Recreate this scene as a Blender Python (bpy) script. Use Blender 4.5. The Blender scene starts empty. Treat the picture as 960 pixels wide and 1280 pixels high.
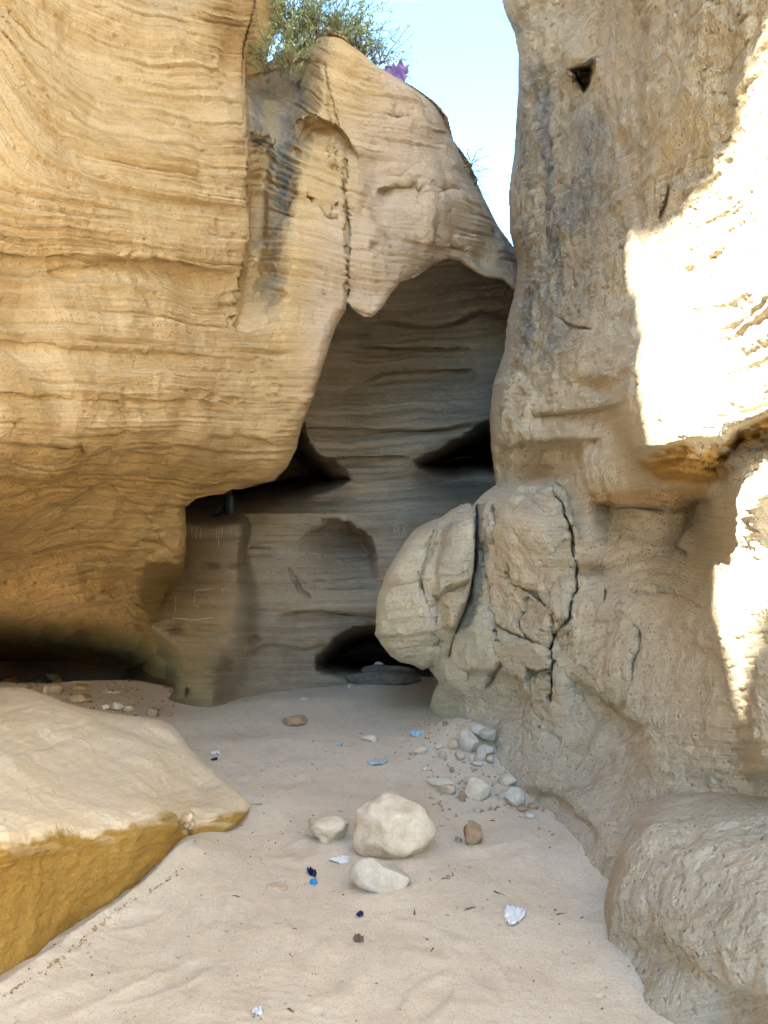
import bpy, bmesh, math, random
import numpy as np
from mathutils import Vector

R = math.radians
scene = bpy.context.scene
C = scene.collection
rng = np.random.default_rng(7)
random.seed(7)

# ------------------------------------------------------------------ camera
F = 960.0                       # focal length in photo pixels (photo 960 x 1280)
CAMZ = 1.5
PITCH = math.atan(40 / F)       # horizon at row 680
cam = bpy.data.cameras.new('camera')
cam.sensor_fit = 'VERTICAL'; cam.sensor_height = 32.0; cam.lens = F / 1280 * 32.0
cam.clip_start = 0.05; cam.clip_end = 2000
camo = bpy.data.objects.new('camera', cam); C.objects.link(camo)
camo.location = (0, 0, CAMZ); camo.rotation_euler = (R(90) + PITCH, 0, 0)
scene.camera = camo

# ------------------------------------------------------------------ sky and sun
SUN_AZ = 232.0      # compass bearing of the sun, clockwise from +Y
SUN_EL = 44.0
w = bpy.data.worlds.new('World'); scene.world = w; w.use_nodes = True
nt = w.node_tree; nt.nodes.clear()
wout = nt.nodes.new('ShaderNodeOutputWorld'); wbg = nt.nodes.new('ShaderNodeBackground')
sky = nt.nodes.new('ShaderNodeTexSky'); sky.sky_type = 'NISHITA'; sky.sun_disc = False
sky.sun_elevation = R(SUN_EL); sky.sun_rotation = R(SUN_AZ)
sky.air_density = 1.0; sky.dust_density = 0.2; sky.ozone_density = 0.5
tc = nt.nodes.new('ShaderNodeTexCoord')
mp = nt.nodes.new('ShaderNodeMapping'); mp.inputs['Scale'].default_value = (1.6, 1.6, 6.0)
cn = nt.nodes.new('ShaderNodeTexNoise'); cn.inputs['Scale'].default_value = 1.5; cn.inputs['Detail'].default_value = 8; cn.inputs['Roughness'].default_value = 0.6
cr = nt.nodes.new('ShaderNodeValToRGB'); cr.color_ramp.elements[0].position = 0.53; cr.color_ramp.elements[1].position = 0.78
cr.color_ramp.elements[0].color = (0, 0, 0, 1); cr.color_ramp.elements[1].color = (.75, .75, .75, 1)
mx = nt.nodes.new('ShaderNodeMixRGB'); mx.inputs[2].default_value = (5.2, 5.0, 4.7, 1)
nt.links.new(tc.outputs['Generated'], mp.inputs[0]); nt.links.new(mp.outputs[0], cn.inputs['Vector'])
nt.links.new(cn.outputs[0], cr.inputs[0]); nt.links.new(cr.outputs[0], mx.inputs[0])
tn = nt.nodes.new('ShaderNodeMixRGB'); tn.blend_type = 'MULTIPLY'; tn.inputs[0].default_value = 1; tn.inputs[2].default_value = (.68, .93, .97, 1)
nt.links.new(sky.outputs[0], tn.inputs[1]); nt.links.new(tn.outputs[0], mx.inputs[1]); nt.links.new(mx.outputs[0], wbg.inputs[0])
wbg.inputs[1].default_value = 0.08
nt.links.new(wbg.outputs[0], wout.inputs[0])
sl = bpy.data.lights.new('sun', 'SUN'); sl.energy = 4.6; sl.angle = R(1.0); sl.color = (1, .92, .76)
so = bpy.data.objects.new('sun', sl); C.objects.link(so)
az, el = R(SUN_AZ), R(SUN_EL)
sdir = Vector((math.sin(az) * math.cos(el), math.cos(az) * math.cos(el), math.sin(el)))
so.rotation_euler = sdir.to_track_quat('Z', 'Y').to_euler(); so.location = sdir * 30

vs = scene.view_settings
scene.display_settings.display_device = 'sRGB'
vs.view_transform = 'Standard'; vs.look = 'None'; vs.gamma = 1.0; vs.use_curve_mapping = False
vs.exposure = 3.88
cy = scene.cycles
cy.max_bounces = 7; cy.diffuse_bounces = 6; cy.use_adaptive_sampling = True; cy.adaptive_threshold = 0.025; cy.glossy_bounces = 2; cy.use_denoising = True
cy.caustics_reflective = False; cy.caustics_refractive = False

# ------------------------------------------------------------------ numeric helpers
CT, ST = math.cos(PITCH), math.sin(PITCH)
def unproj(px, py, Y):
    """photo pixel + distance along +Y -> world point"""
    zc = (640.0 - py) / F
    fy = CT - zc * ST; fz = ST + zc * CT
    s = Y / fy
    return np.stack([(px - 480.0) / F * s, s * fy, CAMZ + s * fz], -1)
def gd(py, h=0.0):
    zc = (640.0 - py) / F
    return (CAMZ - h) / -((ST + zc * CT) / (CT - zc * ST))
def sm(a, b, x):
    t = np.clip((x - a) / (b - a), 0, 1); return t * t * (3 - 2 * t)

_perm = rng.permutation(256).astype(np.int64); _perm = np.concatenate([_perm, _perm, _perm])
_g3 = rng.normal(size=(256, 3)); _g3 /= np.linalg.norm(_g3, axis=1)[:, None]; _g3 = _g3.astype(np.float32)
def noise(p, seed=0):
    p = np.asarray(p, np.float32) + np.float32(seed * 17.31)
    i = np.floor(p).astype(np.int64); f = p - i; i &= 255
    u = f * f * f * (f * (f * 6 - 15) + 10)
    def g(a, b, c):
        h = _perm[_perm[_perm[i[:, 0] + a] + i[:, 1] + b] + i[:, 2] + c]
        v = _g3[h]
        return v[:, 0] * (f[:, 0] - a) + v[:, 1] * (f[:, 1] - b) + v[:, 2] * (f[:, 2] - c)
    def L(a, b, t): return a + (b - a) * t
    x0 = L(L(g(0, 0, 0), g(1, 0, 0), u[:, 0]), L(g(0, 1, 0), g(1, 1, 0), u[:, 0]), u[:, 1])
    x1 = L(L(g(0, 0, 1), g(1, 0, 1), u[:, 0]), L(g(0, 1, 1), g(1, 1, 1), u[:, 0]), u[:, 1])
    return L(x0, x1, u[:, 2]) * 1.5
def fbm(p, octs=4, seed=0, gain=.5):
    p = np.asarray(p, np.float32); o = 0; a = 1.0
    for k in range(octs):
        o = o + a * noise(p * 2 ** k, seed + k); a *= gain
    return o

def worley(p, seed=0):
    """F2-F1 and a random value of the nearest cell"""
    p = np.asarray(p, np.float32); i = np.floor(p).astype(np.int64); n = len(p)
    f1 = np.full(n, 9.); f2 = np.full(n, 9.); v = np.zeros(n)
    for a in (-1, 0, 1):
        for b in (-1, 0, 1):
            for c in (-1, 0, 1):
                j = i + np.array([a, b, c]); k = j & 255
                h = _perm[_perm[_perm[k[:, 0]] + k[:, 1]] + k[:, 2]]
                d = np.linalg.norm(j + .5 + .42 * _g3[h] - p, axis=1)
                m = d < f1
                f2 = np.where(m, f1, np.minimum(f2, d)); v = np.where(m, _perm[h + 7] / 255., v); f1 = np.where(m, d, f1)
    return f2 - f1, v
def profile(seed, n=9000, step=0.25):
    """random bedding profile along the bed coordinate (photo pixels at the wall)"""
    r = np.random.default_rng(seed)
    out = np.zeros(n)
    for lo, hi, amp in ((22, 60, 1.0), (7, 16, .62), (2.8, 6.0, .50)):
        v = np.zeros(n); k = 0
        while k < n:
            m = int(r.uniform(lo, hi) / step); a = r.uniform(-1, 1)
            t = np.linspace(0, 1, m)
            seg = a * (1 - 0.5 * t ** 2) - 0.55 * np.exp(-((t - 1) / .09) ** 2) * r.uniform(.2, 1)
            v[k:k + m] = seg[:max(0, min(m, n - k))]; k += m
        out += amp * v
    kern = np.array([1, 3, 5, 3, 1.]); kern /= kern.sum()
    return np.convolve(out, kern, 'same')
PROF = {s: profile(s) for s in (1, 2, 3, 4, 5)}
def grooves(seed, n=9000):
    r = np.random.default_rng(seed + 100); v = np.zeros(n); x = np.arange(n) * .25; c = 0.
    while c < 2250:
        c += r.uniform(5, 26); wd = r.uniform(.7, 1.5)
        v += r.uniform(.3, 1) * np.exp(-((x - c) / wd) ** 2)
    return v
GROOVE = {s: grooves(s) for s in PROF}
def groove(b, s):
    return np.interp(np.mod(b + 900, 2200), np.arange(9000) * .25, GROOVE[s])
def strata(b, s):
    return np.interp(np.mod(b + 900, 2200), np.arange(9000) * .25, PROF[s])

def seg_dist(px, py, pts):
    """distance to polyline, closest point, arclength fraction"""
    best = np.full(px.shape, 1e18); cx = np.zeros_like(px); cyy = np.zeros_like(px); tt = np.zeros_like(px)
    n = len(pts) - 1
    for k in range(n):
        ax, ay = pts[k]; bx, by = pts[k + 1]
        dx, dy = bx - ax, by - ay
        t = np.clip(((px - ax) * dx + (py - ay) * dy) / (dx * dx + dy * dy + 1e-9), 0, 1)
        qx, qy = ax + t * dx, ay + t * dy
        d = (px - qx) ** 2 + (py - qy) ** 2
        m = d < best
        best[m] = d[m]; cx[m] = qx[m]; cyy[m] = qy[m]; tt[m] = (k + t[m]) / n
    return np.sqrt(best), cx, cyy, tt
def inside(px, py, poly):
    c = np.zeros(px.shape, bool); n = len(poly)
    for k in range(n):
        x0, y0 = poly[k]; x1, y1 = poly[(k + 1) % n]
        if y0 == y1: continue
        cond = ((y0 > py) != (y1 > py)) & (px < (x1 - x0) * (py - y0) / (y1 - y0) + x0)
        c ^= cond
    return c
def sdf(px, py, poly):
    d, cx, cyy, _ = seg_dist(px, py, list(poly) + [poly[0]])
    s = np.where(inside(px, py, poly), d, -d)
    return s, cx, cyy
def smooth_poly(pts, n=3, closed=False):
    """Chaikin-like rounding of a polyline"""
    p = np.array(pts, float)
    for _ in range(n):
        q = []
        m = len(p)
        for k in range(m if closed else m - 1):
            a, b = p[k], p[(k + 1) % m]
            q += [.75 * a + .25 * b, .25 * a + .75 * b]
        if not closed: q = [p[0]] + q + [p[-1]]
        p = np.array(q)
    return [tuple(v) for v in p]

def rbf(ctrl, c=0.45, lam=1e-3):
    """smooth 1/Y surface over the photo plane through control points (px, py, Y)"""
    P = np.array([(a, b) for a, b, _ in ctrl], float) / 100
    q = np.array([1 / (gd(b) if d == 'g' else d) for a, b, d in ctrl])
    n = len(P)
    K = np.sqrt(((P[:, None] - P[None]) ** 2).sum(-1) + c * c)
    A = np.zeros((n + 3, n + 3)); A[:n, :n] = K - lam * np.eye(n)
    A[:n, n] = 1; A[:n, n + 1:] = P; A[n, :n] = 1; A[n + 1:, :n] = P.T
    wv = np.linalg.solve(A, np.concatenate([q, np.zeros(3)]))
    def f(px, py):
        X = px / 100; Yy = py / 100
        o = wv[n] + wv[n + 1] * X + wv[n + 2] * Yy
        for k in range(n):
            o = o + wv[k] * np.sqrt((X - P[k, 0]) ** 2 + (Yy - P[k, 1]) ** 2 + c * c)
        return 1 / np.clip(o, 1 / 16.0, 1 / 1.3)
    return f

def near_only(margin):
    """evaluate a brush only around the points that define it"""
    def deco(fn):
        def g(px, py, pts, *a, **k):
            A_ = np.array(pts, float); 
            m = (px > A_[:, 0].min() - margin) & (px < A_[:, 0].max() + margin) & (py > A_[:, 1].min() - margin) & (py < A_[:, 1].max() + margin)
            out = np.zeros(len(px))
            if m.any(): out[m] = fn(px[m], py[m], pts, *a, **k)
            return out
        return g
    return deco
# sculpting brushes: all return metres to push back (+) or pull forward (-)
def b_gauss(px, py, cx, cy_, rx, ry, amt, rot=0):
    c, s = math.cos(R(rot)), math.sin(R(rot))
    x = (px - cx) * c + (py - cy_) * s; y = -(px - cx) * s + (py - cy_) * c
    return amt * np.exp(-(x / rx) ** 2 - (y / ry) ** 2)
@near_only(24)
def b_crack(px, py, pts, wd, amt, jit=2.0):
    q = np.stack([px * .05, py * .05, 0 * px], -1)
    jx = jit * (2.2 * noise(q, 61) + 1.1 * noise(q * 3.1, 62)); jy = jit * 1.2 * noise(q * 1.7, 63)
    d, _, _, t = seg_dist(px + jx, py + jy, pts)
    ww = wd * (0.3 + .7 * np.sin(np.pi * np.clip(t, .03, .97)) ** .5) * (1 + .35 * noise(q * 2, 64))
    return amt * np.exp(-(d / (1.15 * ww)) ** 4)
def b_ledge(px, py, pts, amt, edge, fall):
    """overhang: below the line the surface is set back, returning over `fall` pixels"""
    pts = np.array(pts, float); o = np.argsort(pts[:, 0]); pts = pts[o]
    yl = np.interp(px, pts[:, 0], pts[:, 1])
    span = pts[-1, 0] - pts[0, 0]
    fade = sm(pts[0, 0], pts[0, 0] + .2 * span, px) * (1 - sm(pts[-1, 0] - .2 * span, pts[-1, 0], px))
    d = py - yl
    return amt * fade * sm(-edge, edge, d) * np.exp(-np.clip(d, 0, None) / fall)
@near_only(40)
def b_hollow(px, py, poly, amt, soft, pw=2.2):
    """cavity whose rim first leans in, then plunges"""
    q = np.stack([px * .05, py * .05, 0 * px], -1)
    s, _, _ = sdf(px + 2.5 * noise(q, 81), py + 2.5 * noise(q, 83), poly)
    return amt * np.clip((s + 2) / soft, 0, 1) ** pw
@near_only(70)
def b_poly(px, py, poly, amt, soft):
    q = np.stack([px * .06, py * .06, 0 * px], -1); j = min(5., soft * .3)
    s, _, _ = sdf(px + j * fbm(q, 2, 81), py + j * fbm(q, 2, 83), poly)
    return amt * sm(-soft * .3, soft, s)

def lines(lo, hi, a, b, step, growth=1.35):
    """grid lines: fine between a and b, widening outside"""
    mid = np.arange(max(a, lo), min(b, hi) + step, step)
    L_, x, s = [], mid[0], step
    while x > lo: s = min(s * growth, 60); x -= s; L_.append(x)
    H_, x, s = [], mid[-1], step
    while x < hi: s = min(s * growth, 60); x += s; H_.append(x)
    return np.array(L_[::-1] + list(mid) + H_)

def np_mesh(name, co, quads, tris=None, smooth=True):
    me = bpy.data.meshes.new(name)
    nq = len(quads); ntr = 0 if tris is None else len(tris)
    me.vertices.add(len(co)); me.vertices.foreach_set('co', np.ascontiguousarray(co, np.float32).ravel())
    li = quads.ravel() if ntr == 0 else np.concatenate([quads.ravel(), tris.ravel()])
    me.loops.add(len(li)); me.loops.foreach_set('vertex_index', li.astype(np.int32))
    me.polygons.add(nq + ntr)
    st = np.concatenate([np.arange(nq) * 4, nq * 4 + np.arange(ntr) * 3]).astype(np.int32)
    me.polygons.foreach_set('loop_start', st)
    me.update(calc_edges=True)
    if smooth: me.polygons.foreach_set('use_smooth', np.ones(nq + ntr, bool))
    me.validate()
    return me
def set_attr(me, name, vals):
    a = me.attributes.new(name, 'FLOAT', 'POINT'); a.data.foreach_set('value', np.ascontiguousarray(vals, np.float32))
def vnormals(co, quads):
    a, b, c, d = (co[quads[:, k]] for k in range(4))
    n = np.cross(c - a, d - b)
    out = np.zeros_like(co)
    for k in range(4):
        for ax in range(3):
            out[:, ax] += np.bincount(quads[:, k], weights=n[:, ax], minlength=len(co))
    l = np.linalg.norm(out, axis=1); l[l == 0] = 1
    return out / l[:, None]

def put(name, me, mat, parent=None, label=None, cat=None, kind=None, group=None, loc=None):
    o = bpy.data.objects.new(name, me); C.objects.link(o)
    if me is not None and mat is not None: me.materials.append(mat)
    if parent: o.parent = parent
    if label: o['label'] = label
    if cat: o['category'] = cat
    if kind: o['kind'] = kind
    if group: o['group'] = group
    if loc is not None: o.location = loc
    return o

def rock_mass(name, poly, depth, shape, bedf, masks, mat, step=1.6, skirt=((.05, 1), (.16, 5), (.45, 12), (1.2, 22), (3.0, 34)), frame=(-24, 984, -24, 1304), sil=(), **kw):
    """one rock: outline in the photo plane, real distance at every point, rounded over its silhouette and carried back into the cliff"""
    poly = [tuple(map(float, p)) for p in poly]
    ar = np.array(poly)
    xs = lines(ar[:, 0].min() - 2, ar[:, 0].max() + 2, frame[0], frame[1], step)
    ys = lines(ar[:, 1].min() - 2, ar[:, 1].max() + 2, frame[2], frame[3], step)
    gx, gy = np.meshgrid(xs, ys); H, W = gx.shape
    px, py = gx.ravel(), gy.ravel()
    s, cx, cyy = sdf(px, py, poly)
    lx = np.gradient(xs); ly = np.gradient(ys)
    cell = np.maximum(*np.meshgrid(lx, ly)).ravel()
    idx = np.arange(H * W).reshape(H, W)
    q = np.stack([idx[:-1, :-1], idx[1:, :-1], idx[1:, 1:], idx[:-1, 1:]], -1).reshape(-1, 4)
    sc = s[q]
    keep = (sc.mean(1) > 0) & (sc.min(1) > -1.5 * cell[q[:, 0]])
    q = q[keep]
    snap = s < 0.0
    px = np.where(snap, cx, px); py = np.where(snap, cyy, py); s = np.maximum(s, 0)
    used = np.unique(q); mapi = -np.ones(H * W, np.int64); mapi[used] = np.arange(len(used))
    q = mapi[q]; px, py, s = px[used], py[used], s[used]
    D = depth(px, py)
    for pts, r_px, r_m in sil:
        d, _, _, _ = seg_dist(px, py, pts)
        t = np.clip(d / r_px, 0, 1)
        D = D + r_m * (1 - np.sqrt(np.clip(1 - (1 - t) ** 2, 0, 1)))
    # skirt rings behind the outline
    e = np.concatenate([q[:, [0, 1]], q[:, [1, 2]], q[:, [2, 3]], q[:, [3, 0]]])
    key = np.minimum(e[:, 0], e[:, 1]) * (len(px) + 1) + np.maximum(e[:, 0], e[:, 1])
    _, inv, cnt = np.unique(key, return_inverse=True, return_counts=True)
    be = e[cnt[inv] == 1]
    bv = np.unique(be); bm = -np.ones(len(px), np.int64); bm[bv] = np.arange(len(bv))
    ex = px[be[:, 1]] - px[be[:, 0]]; ey = py[be[:, 1]] - py[be[:, 0]]
    nx = np.zeros(len(bv)); ny = np.zeros(len(bv))
    for k in (0, 1):          # inward side of each boundary edge
        nx += np.bincount(bm[be[:, k]], weights=ey, minlength=len(bv)); ny += np.bincount(bm[be[:, k]], weights=-ex, minlength=len(bv))
    ln = np.hypot(nx, ny) + 1e-9; nx /= ln; ny /= ln
    bpx, bpy, bD = px[bv], py[bv], D[bv]
    quads = [q]; PX, PY, DD, SK = [px], [py], [D], [np.zeros(len(px))]
    prev = bv; base = len(px)
    for dd, sh in skirt:
        PX.append(bpx + nx * sh); PY.append(bpy + ny * sh); DD.append(bD + dd); SK.append(np.ones(len(bv)))
        cur = base + np.arange(len(bv)); base += len(bv)
        a, b = bm[be[:, 0]], bm[be[:, 1]]
        quads.append(np.stack([prev[b], prev[a], cur[a], cur[b]], -1))
        prev = cur
    px = np.concatenate(PX); py = np.concatenate(PY); D = np.concatenate(DD); sk = np.concatenate(SK)
    q = np.concatenate(quads)
    co = unproj(px, py, D)
    n = vnormals(co, q)
    bed = bedf(px, py, D)
    ew = np.concatenate([sm(0, 16, s), np.zeros(len(px) - len(s))])
    vw = co - np.array([0, 0, CAMZ]); vw /= np.linalg.norm(vw, axis=1)[:, None]
    disp = shape(co, px, py, D, bed, n) * (.3 + .7 * ew) * (.2 + .8 * sm(.04, .34, np.abs((n * vw).sum(1))))
    co = co + n * disp[:, None]
    me = np_mesh(name, co, q)
    set_attr(me, 'bed', bed * .01)
    for k, v in masks(co, px, py, n).items(): set_attr(me, k, v)
    o = put(name, me, mat, **kw)
    return o

# ------------------------------------------------------------------ materials
def nodes(name):
    m = bpy.data.materials.new(name); m.use_nodes = True
    nt = m.node_tree; nt.nodes.clear()
    out = nt.nodes.new('ShaderNodeOutputMaterial'); bs = nt.nodes.new('ShaderNodeBsdfPrincipled')
    bs.inputs['Roughness'].default_value = .92; bs.inputs['Specular IOR Level'].default_value = .2
    nt.links.new(bs.outputs[0], out.inputs[0])
    return m, nt, bs
def N(nt, t, **kw):
    n = nt.nodes.new('ShaderNode' + t)
    for k, v in kw.items():
        if k in n.inputs: n.inputs[k].default_value = v
        else: setattr(n, k, v)
    return n
def ramp(nt, src, stops):
    r = nt.nodes.new('ShaderNodeValToRGB'); e = r.color_ramp.elements
    while len(e) < len(stops): e.new(.5)
    for k, (p, c) in enumerate(stops):
        e[k].position = p; e[k].color = (*c, 1) if len(c) == 3 else c
    nt.links.new(src, r.inputs[0]); return r.outputs[0]
def mix(nt, fac, a, b, blend='MIX'):
    n = nt.nodes.new('ShaderNodeMixRGB'); n.blend_type = blend
    for k, v in ((0, fac), (1, a), (2, b)):
        if isinstance(v, (int, float)): n.inputs[k].default_value = v
        elif isinstance(v, tuple): n.inputs[k].default_value = (*v, 1)
        else: nt.links.new(v, n.inputs[k])
    return n.outputs[0]
def math_(nt, op, a, b=0.0):
    n = nt.nodes.new('ShaderNodeMath'); n.operation = op
    if op == 'MULTIPLY_ADD': n.inputs[2].default_value = .25
    for k, v in ((0, a), (1, b)):
        if isinstance(v, (int, float)): n.inputs[k].default_value = v
        else: nt.links.new(v, n.inputs[k])
    return n.outputs[0]

def rock_mat(name, light, mid, dark, stain=(.13, .14, .145), ochre=(.36, .20, .035), bump=.5, streak=.55, grain=1.0):
    m, nt, bs = nodes(name)
    geo = N(nt, 'NewGeometry'); pos = geo.outputs['Position']
    at = N(nt, 'Attribute', attribute_name='bed'); bed = at.outputs['Fac']
    sx = N(nt, 'SeparateXYZ'); nt.links.new(pos, sx.inputs[0])
    def streaknoise(fx, fb, det, seed):
        cb = N(nt, 'CombineXYZ')
        nt.links.new(math_(nt, 'MULTIPLY', sx.outputs[0], fx), cb.inputs[0])
        nt.links.new(math_(nt, 'MULTIPLY_ADD', sx.outputs[1], fx), cb.inputs[1])
        cb.inputs[1].links[0].from_node.inputs[2].default_value = seed
        nt.links.new(math_(nt, 'MULTIPLY', bed, fb), cb.inputs[2])
        t = N(nt, 'TexNoise', Scale=1.0, Detail=det, Roughness=.6); nt.links.new(cb.outputs[0], t.inputs['Vector'])
        return t.outputs[0]
    s1 = streaknoise(.55, 7.0, 3, 3.1); s2 = streaknoise(1.3, 32.0, 3, 9.7); s3 = streaknoise(.8, 95.0, 2, 21.0)
    blot = N(nt, 'TexNoise', Scale=1.1, Detail=5.0, Roughness=.6); nt.links.new(pos, blot.inputs['Vector'])
    fine = N(nt, 'TexNoise', Scale=38.0, Detail=6.0, Roughness=.7); nt.links.new(pos, fine.inputs['Vector'])
    med = N(nt, 'TexNoise', Scale=9.0, Detail=5.0, Roughness=.65); nt.links.new(pos, med.inputs['Vector'])
    tone = math_(nt, 'ADD', math_(nt, 'MULTIPLY', s1, streak), math_(nt, 'MULTIPLY', s2, .45))
    tone = math_(nt, 'ADD', tone, math_(nt, 'MULTIPLY', blot.outputs[0], 1 - streak))
    col = ramp(nt, math_(nt, 'MULTIPLY', tone, .69), [(.33, dark), (.47, mid), (.62, light)])
    col = mix(nt, math_(nt, 'MULTIPLY', ramp(nt, s3, [(.55, (0, 0, 0)), (.72, (1, 1, 1))]), .32 if streak > .5 else .14), col, tuple(c * .62 for c in dark))
    col = mix(nt, math_(nt, 'MULTIPLY', ramp(nt, fine.outputs[0], [(.56, (0, 0, 0)), (.75, (1, 1, 1))]), .4), col, tuple(c * .75 for c in dark))
    col = mix(nt, math_(nt, 'MULTIPLY', ramp(nt, med.outputs[0], [(.5, (0, 0, 0)), (.72, (1, 1, 1))]), .45), col, tuple(min(.75, c * 1.12) for c in light))
    grit = N(nt, 'TexNoise', Scale=130.0, Detail=3.0, Roughness=.75); nt.links.new(pos, grit.inputs['Vector'])
    v = N(nt, 'TexVoronoi', Scale=30.0, Randomness=1.0); nt.links.new(pos, v.inputs['Vector'])
    ao = N(nt, 'Attribute', attribute_name='ochre')  # ochre colour; also carries painted bounce glow and recess shade
    oc = mix(nt, ramp(nt, math_(nt, 'MULTIPLY_ADD', fine.outputs[0], .5) if streak < .27 else s2, [(.35, (0, 0, 0)), (.65, (1, 1, 1))]), ochre, tuple(c * .6 for c in ochre))
    col = mix(nt, ao.outputs['Fac'], col, oc)
    apk = N(nt, 'Attribute', attribute_name='pink')
    col = mix(nt, apk.outputs['Fac'], col, mix(nt, s2, (.42, .325, .25), (.62, .51, .42)))
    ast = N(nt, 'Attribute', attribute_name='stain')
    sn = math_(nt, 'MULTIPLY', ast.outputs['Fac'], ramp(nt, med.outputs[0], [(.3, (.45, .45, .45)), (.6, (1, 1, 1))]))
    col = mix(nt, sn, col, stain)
    col = mix(nt, math_(nt, 'MULTIPLY', ramp(nt, grit.outputs[0], [(.54, (0, 0, 0)), (.68, (1, 1, 1))]), .42), col, mix(nt, .55, col, tuple(c * .5 for c in dark)))
    col = mix(nt, math_(nt, 'MULTIPLY', ramp(nt, grit.outputs[0], [(.34, (1, 1, 1)), (.46, (0, 0, 0))]), .30), col, mix(nt, .5, col, (.68, .63, .55)))
    pm = math_(nt, 'MULTIPLY', ramp(nt, v.outputs['Distance'], [(.10, (1, 1, 1)), (.22, (0, 0, 0))]), ramp(nt, med.outputs[0], [(.50, (0, 0, 0)), (.60, (1, 1, 1))]))
    col = mix(nt, math_(nt, 'MULTIPLY', pm, .6 * min(1, grain)), col, tuple(c * .45 for c in dark))
    nt.links.new(col, bs.inputs['Base Color'])
    pit = ramp(nt, v.outputs['Distance'], [(.05, (0, 0, 0)), (.28, (1, 1, 1))])
    h = math_(nt, 'ADD', math_(nt, 'ADD', math_(nt, 'MULTIPLY', fine.outputs[0], .6 * grain), math_(nt, 'MULTIPLY', grit.outputs[0], .22 * grain)), math_(nt, 'MULTIPLY', s3, .40 if streak > .5 else .10))
    h = math_(nt, 'ADD', h, math_(nt, 'MULTIPLY', s2, .55 if streak > .5 else .22)); h = math_(nt, 'ADD', h, math_(nt, 'MULTIPLY', pit, .30 * grain))
    h = math_(nt, 'ADD', h, math_(nt, 'MULTIPLY', med.outputs[0], .8))
    b = N(nt, 'Bump', Strength=min(1, bump * 1.35), Distance=.04); nt.links.new(h, b.inputs['Height']); nt.links.new(b.outputs[0], bs.inputs['Normal'])
    return m
M = {}
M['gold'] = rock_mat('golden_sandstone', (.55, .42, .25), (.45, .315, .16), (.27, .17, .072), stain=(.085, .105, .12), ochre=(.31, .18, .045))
M['cave'] = rock_mat('cave_sandstone', (.38, .32, .25), (.285, .232, .172), (.165, .125, .082), stain=(.115, .12, .125), ochre=(.18, .115, .042), streak=.7, bump=.5)  # rock colour darkened; part of the cave's shade is put in here
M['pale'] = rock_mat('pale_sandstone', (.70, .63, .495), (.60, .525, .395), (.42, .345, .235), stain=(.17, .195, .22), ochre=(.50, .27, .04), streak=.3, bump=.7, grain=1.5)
M['slab'] = rock_mat('cream_sandstone', (.72, .62, .47), (.66, .55, .39), (.54, .42, .27), ochre=(.38, .225, .03), streak=.25, bump=.35)

def sand_mat():
    m, nt, bs = nodes('sand')
    geo = N(nt, 'NewGeometry'); pos = geo.outputs['Position']
    a = N(nt, 'TexNoise', Scale=1.2, Detail=5.0); b = N(nt, 'TexNoise', Scale=120.0, Detail=4.0, Roughness=.8); c = N(nt, 'TexNoise', Scale=14.0, Detail=6.0, Roughness=.65)
    d = N(nt, 'TexNoise', Scale=420.0, Detail=2.0)
    for t in (a, b, c, d): nt.links.new(pos, t.inputs['Vector'])
    col = ramp(nt, a.outputs[0], [(.3, (.54, .47, .365)), (.7, (.64, .56, .445))])
    col = mix(nt, math_(nt, 'MULTIPLY', ramp(nt, c.outputs[0], [(.52, (0, 0, 0)), (.7, (1, 1, 1))]), .35), col, (.47, .39, .305))
    col = mix(nt, math_(nt, 'MULTIPLY', ramp(nt, b.outputs[0], [(.51, (0, 0, 0)), (.62, (1, 1, 1))]), .5), col, (.27, .20, .14))
    col = mix(nt, math_(nt, 'MULTIPLY', ramp(nt, d.outputs[0], [(.48, (0, 0, 0)), (.62, (1, 1, 1))]), .45), col, (.66, .58, .48))
    e = N(nt, 'TexNoise', Scale=3.2, Detail=7.0, Roughness=.7); nt.links.new(pos, e.inputs['Vector'])
    col = mix(nt, math_(nt, 'MULTIPLY', ramp(nt, e.outputs[0], [(.50, (0, 0, 0)), (.64, (1, 1, 1))]), .30), col, (.42, .33, .25))
    nt.links.new(col, bs.inputs['Base Color'])
    h = math_(nt, 'ADD', math_(nt, 'MULTIPLY', c.outputs[0], .7), math_(nt, 'MULTIPLY', b.outputs[0], .22))
    bp = N(nt, 'Bump', Strength=.6, Distance=.025); nt.links.new(h, bp.inputs['Height']); nt.links.new(bp.outputs[0], bs.inputs['Normal'])
    return m
M['sand'] = sand_mat()

def stone_mat(name, a, b, scale=14.0):
    m, nt, bs = nodes(name)
    tcn = N(nt, 'TexCoord'); oi = N(nt, 'ObjectInfo')
    t = N(nt, 'TexNoise', Scale=scale, Detail=6.0, Roughness=.65); nt.links.new(tcn.outputs['Object'], t.inputs['Vector'])
    f = N(nt, 'TexNoise', Scale=90.0, Detail=4.0, Roughness=.7); nt.links.new(tcn.outputs['Object'], f.inputs['Vector'])
    col = ramp(nt, t.outputs[0], [(.35, b), (.62, a)])
    col = mix(nt, math_(nt, 'MULTIPLY', ramp(nt, f.outputs[0], [(.55, (0, 0, 0)), (.7, (1, 1, 1))]), .5), col, tuple(c * .6 for c in b))
    col = mix(nt, math_(nt, 'MULTIPLY', oi.outputs['Random'], .25), col, tuple(c * .75 for c in a))
    nt.links.new(col, bs.inputs['Base Color'])
    h = math_(nt, 'ADD', t.outputs[0], math_(nt, 'MULTIPLY', f.outputs[0], .4))
    bp = N(nt, 'Bump', Strength=.6, Distance=.012); nt.links.new(h, bp.inputs['Height']); nt.links.new(bp.outputs[0], bs.inputs['Normal'])
    return m
M['stone_cream'] = stone_mat('cream_stone', (.60, .54, .44), (.48, .40, .29))
M['stone_grey'] = stone_mat('grey_stone', (.56, .52, .455), (.40, .36, .30))
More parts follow.
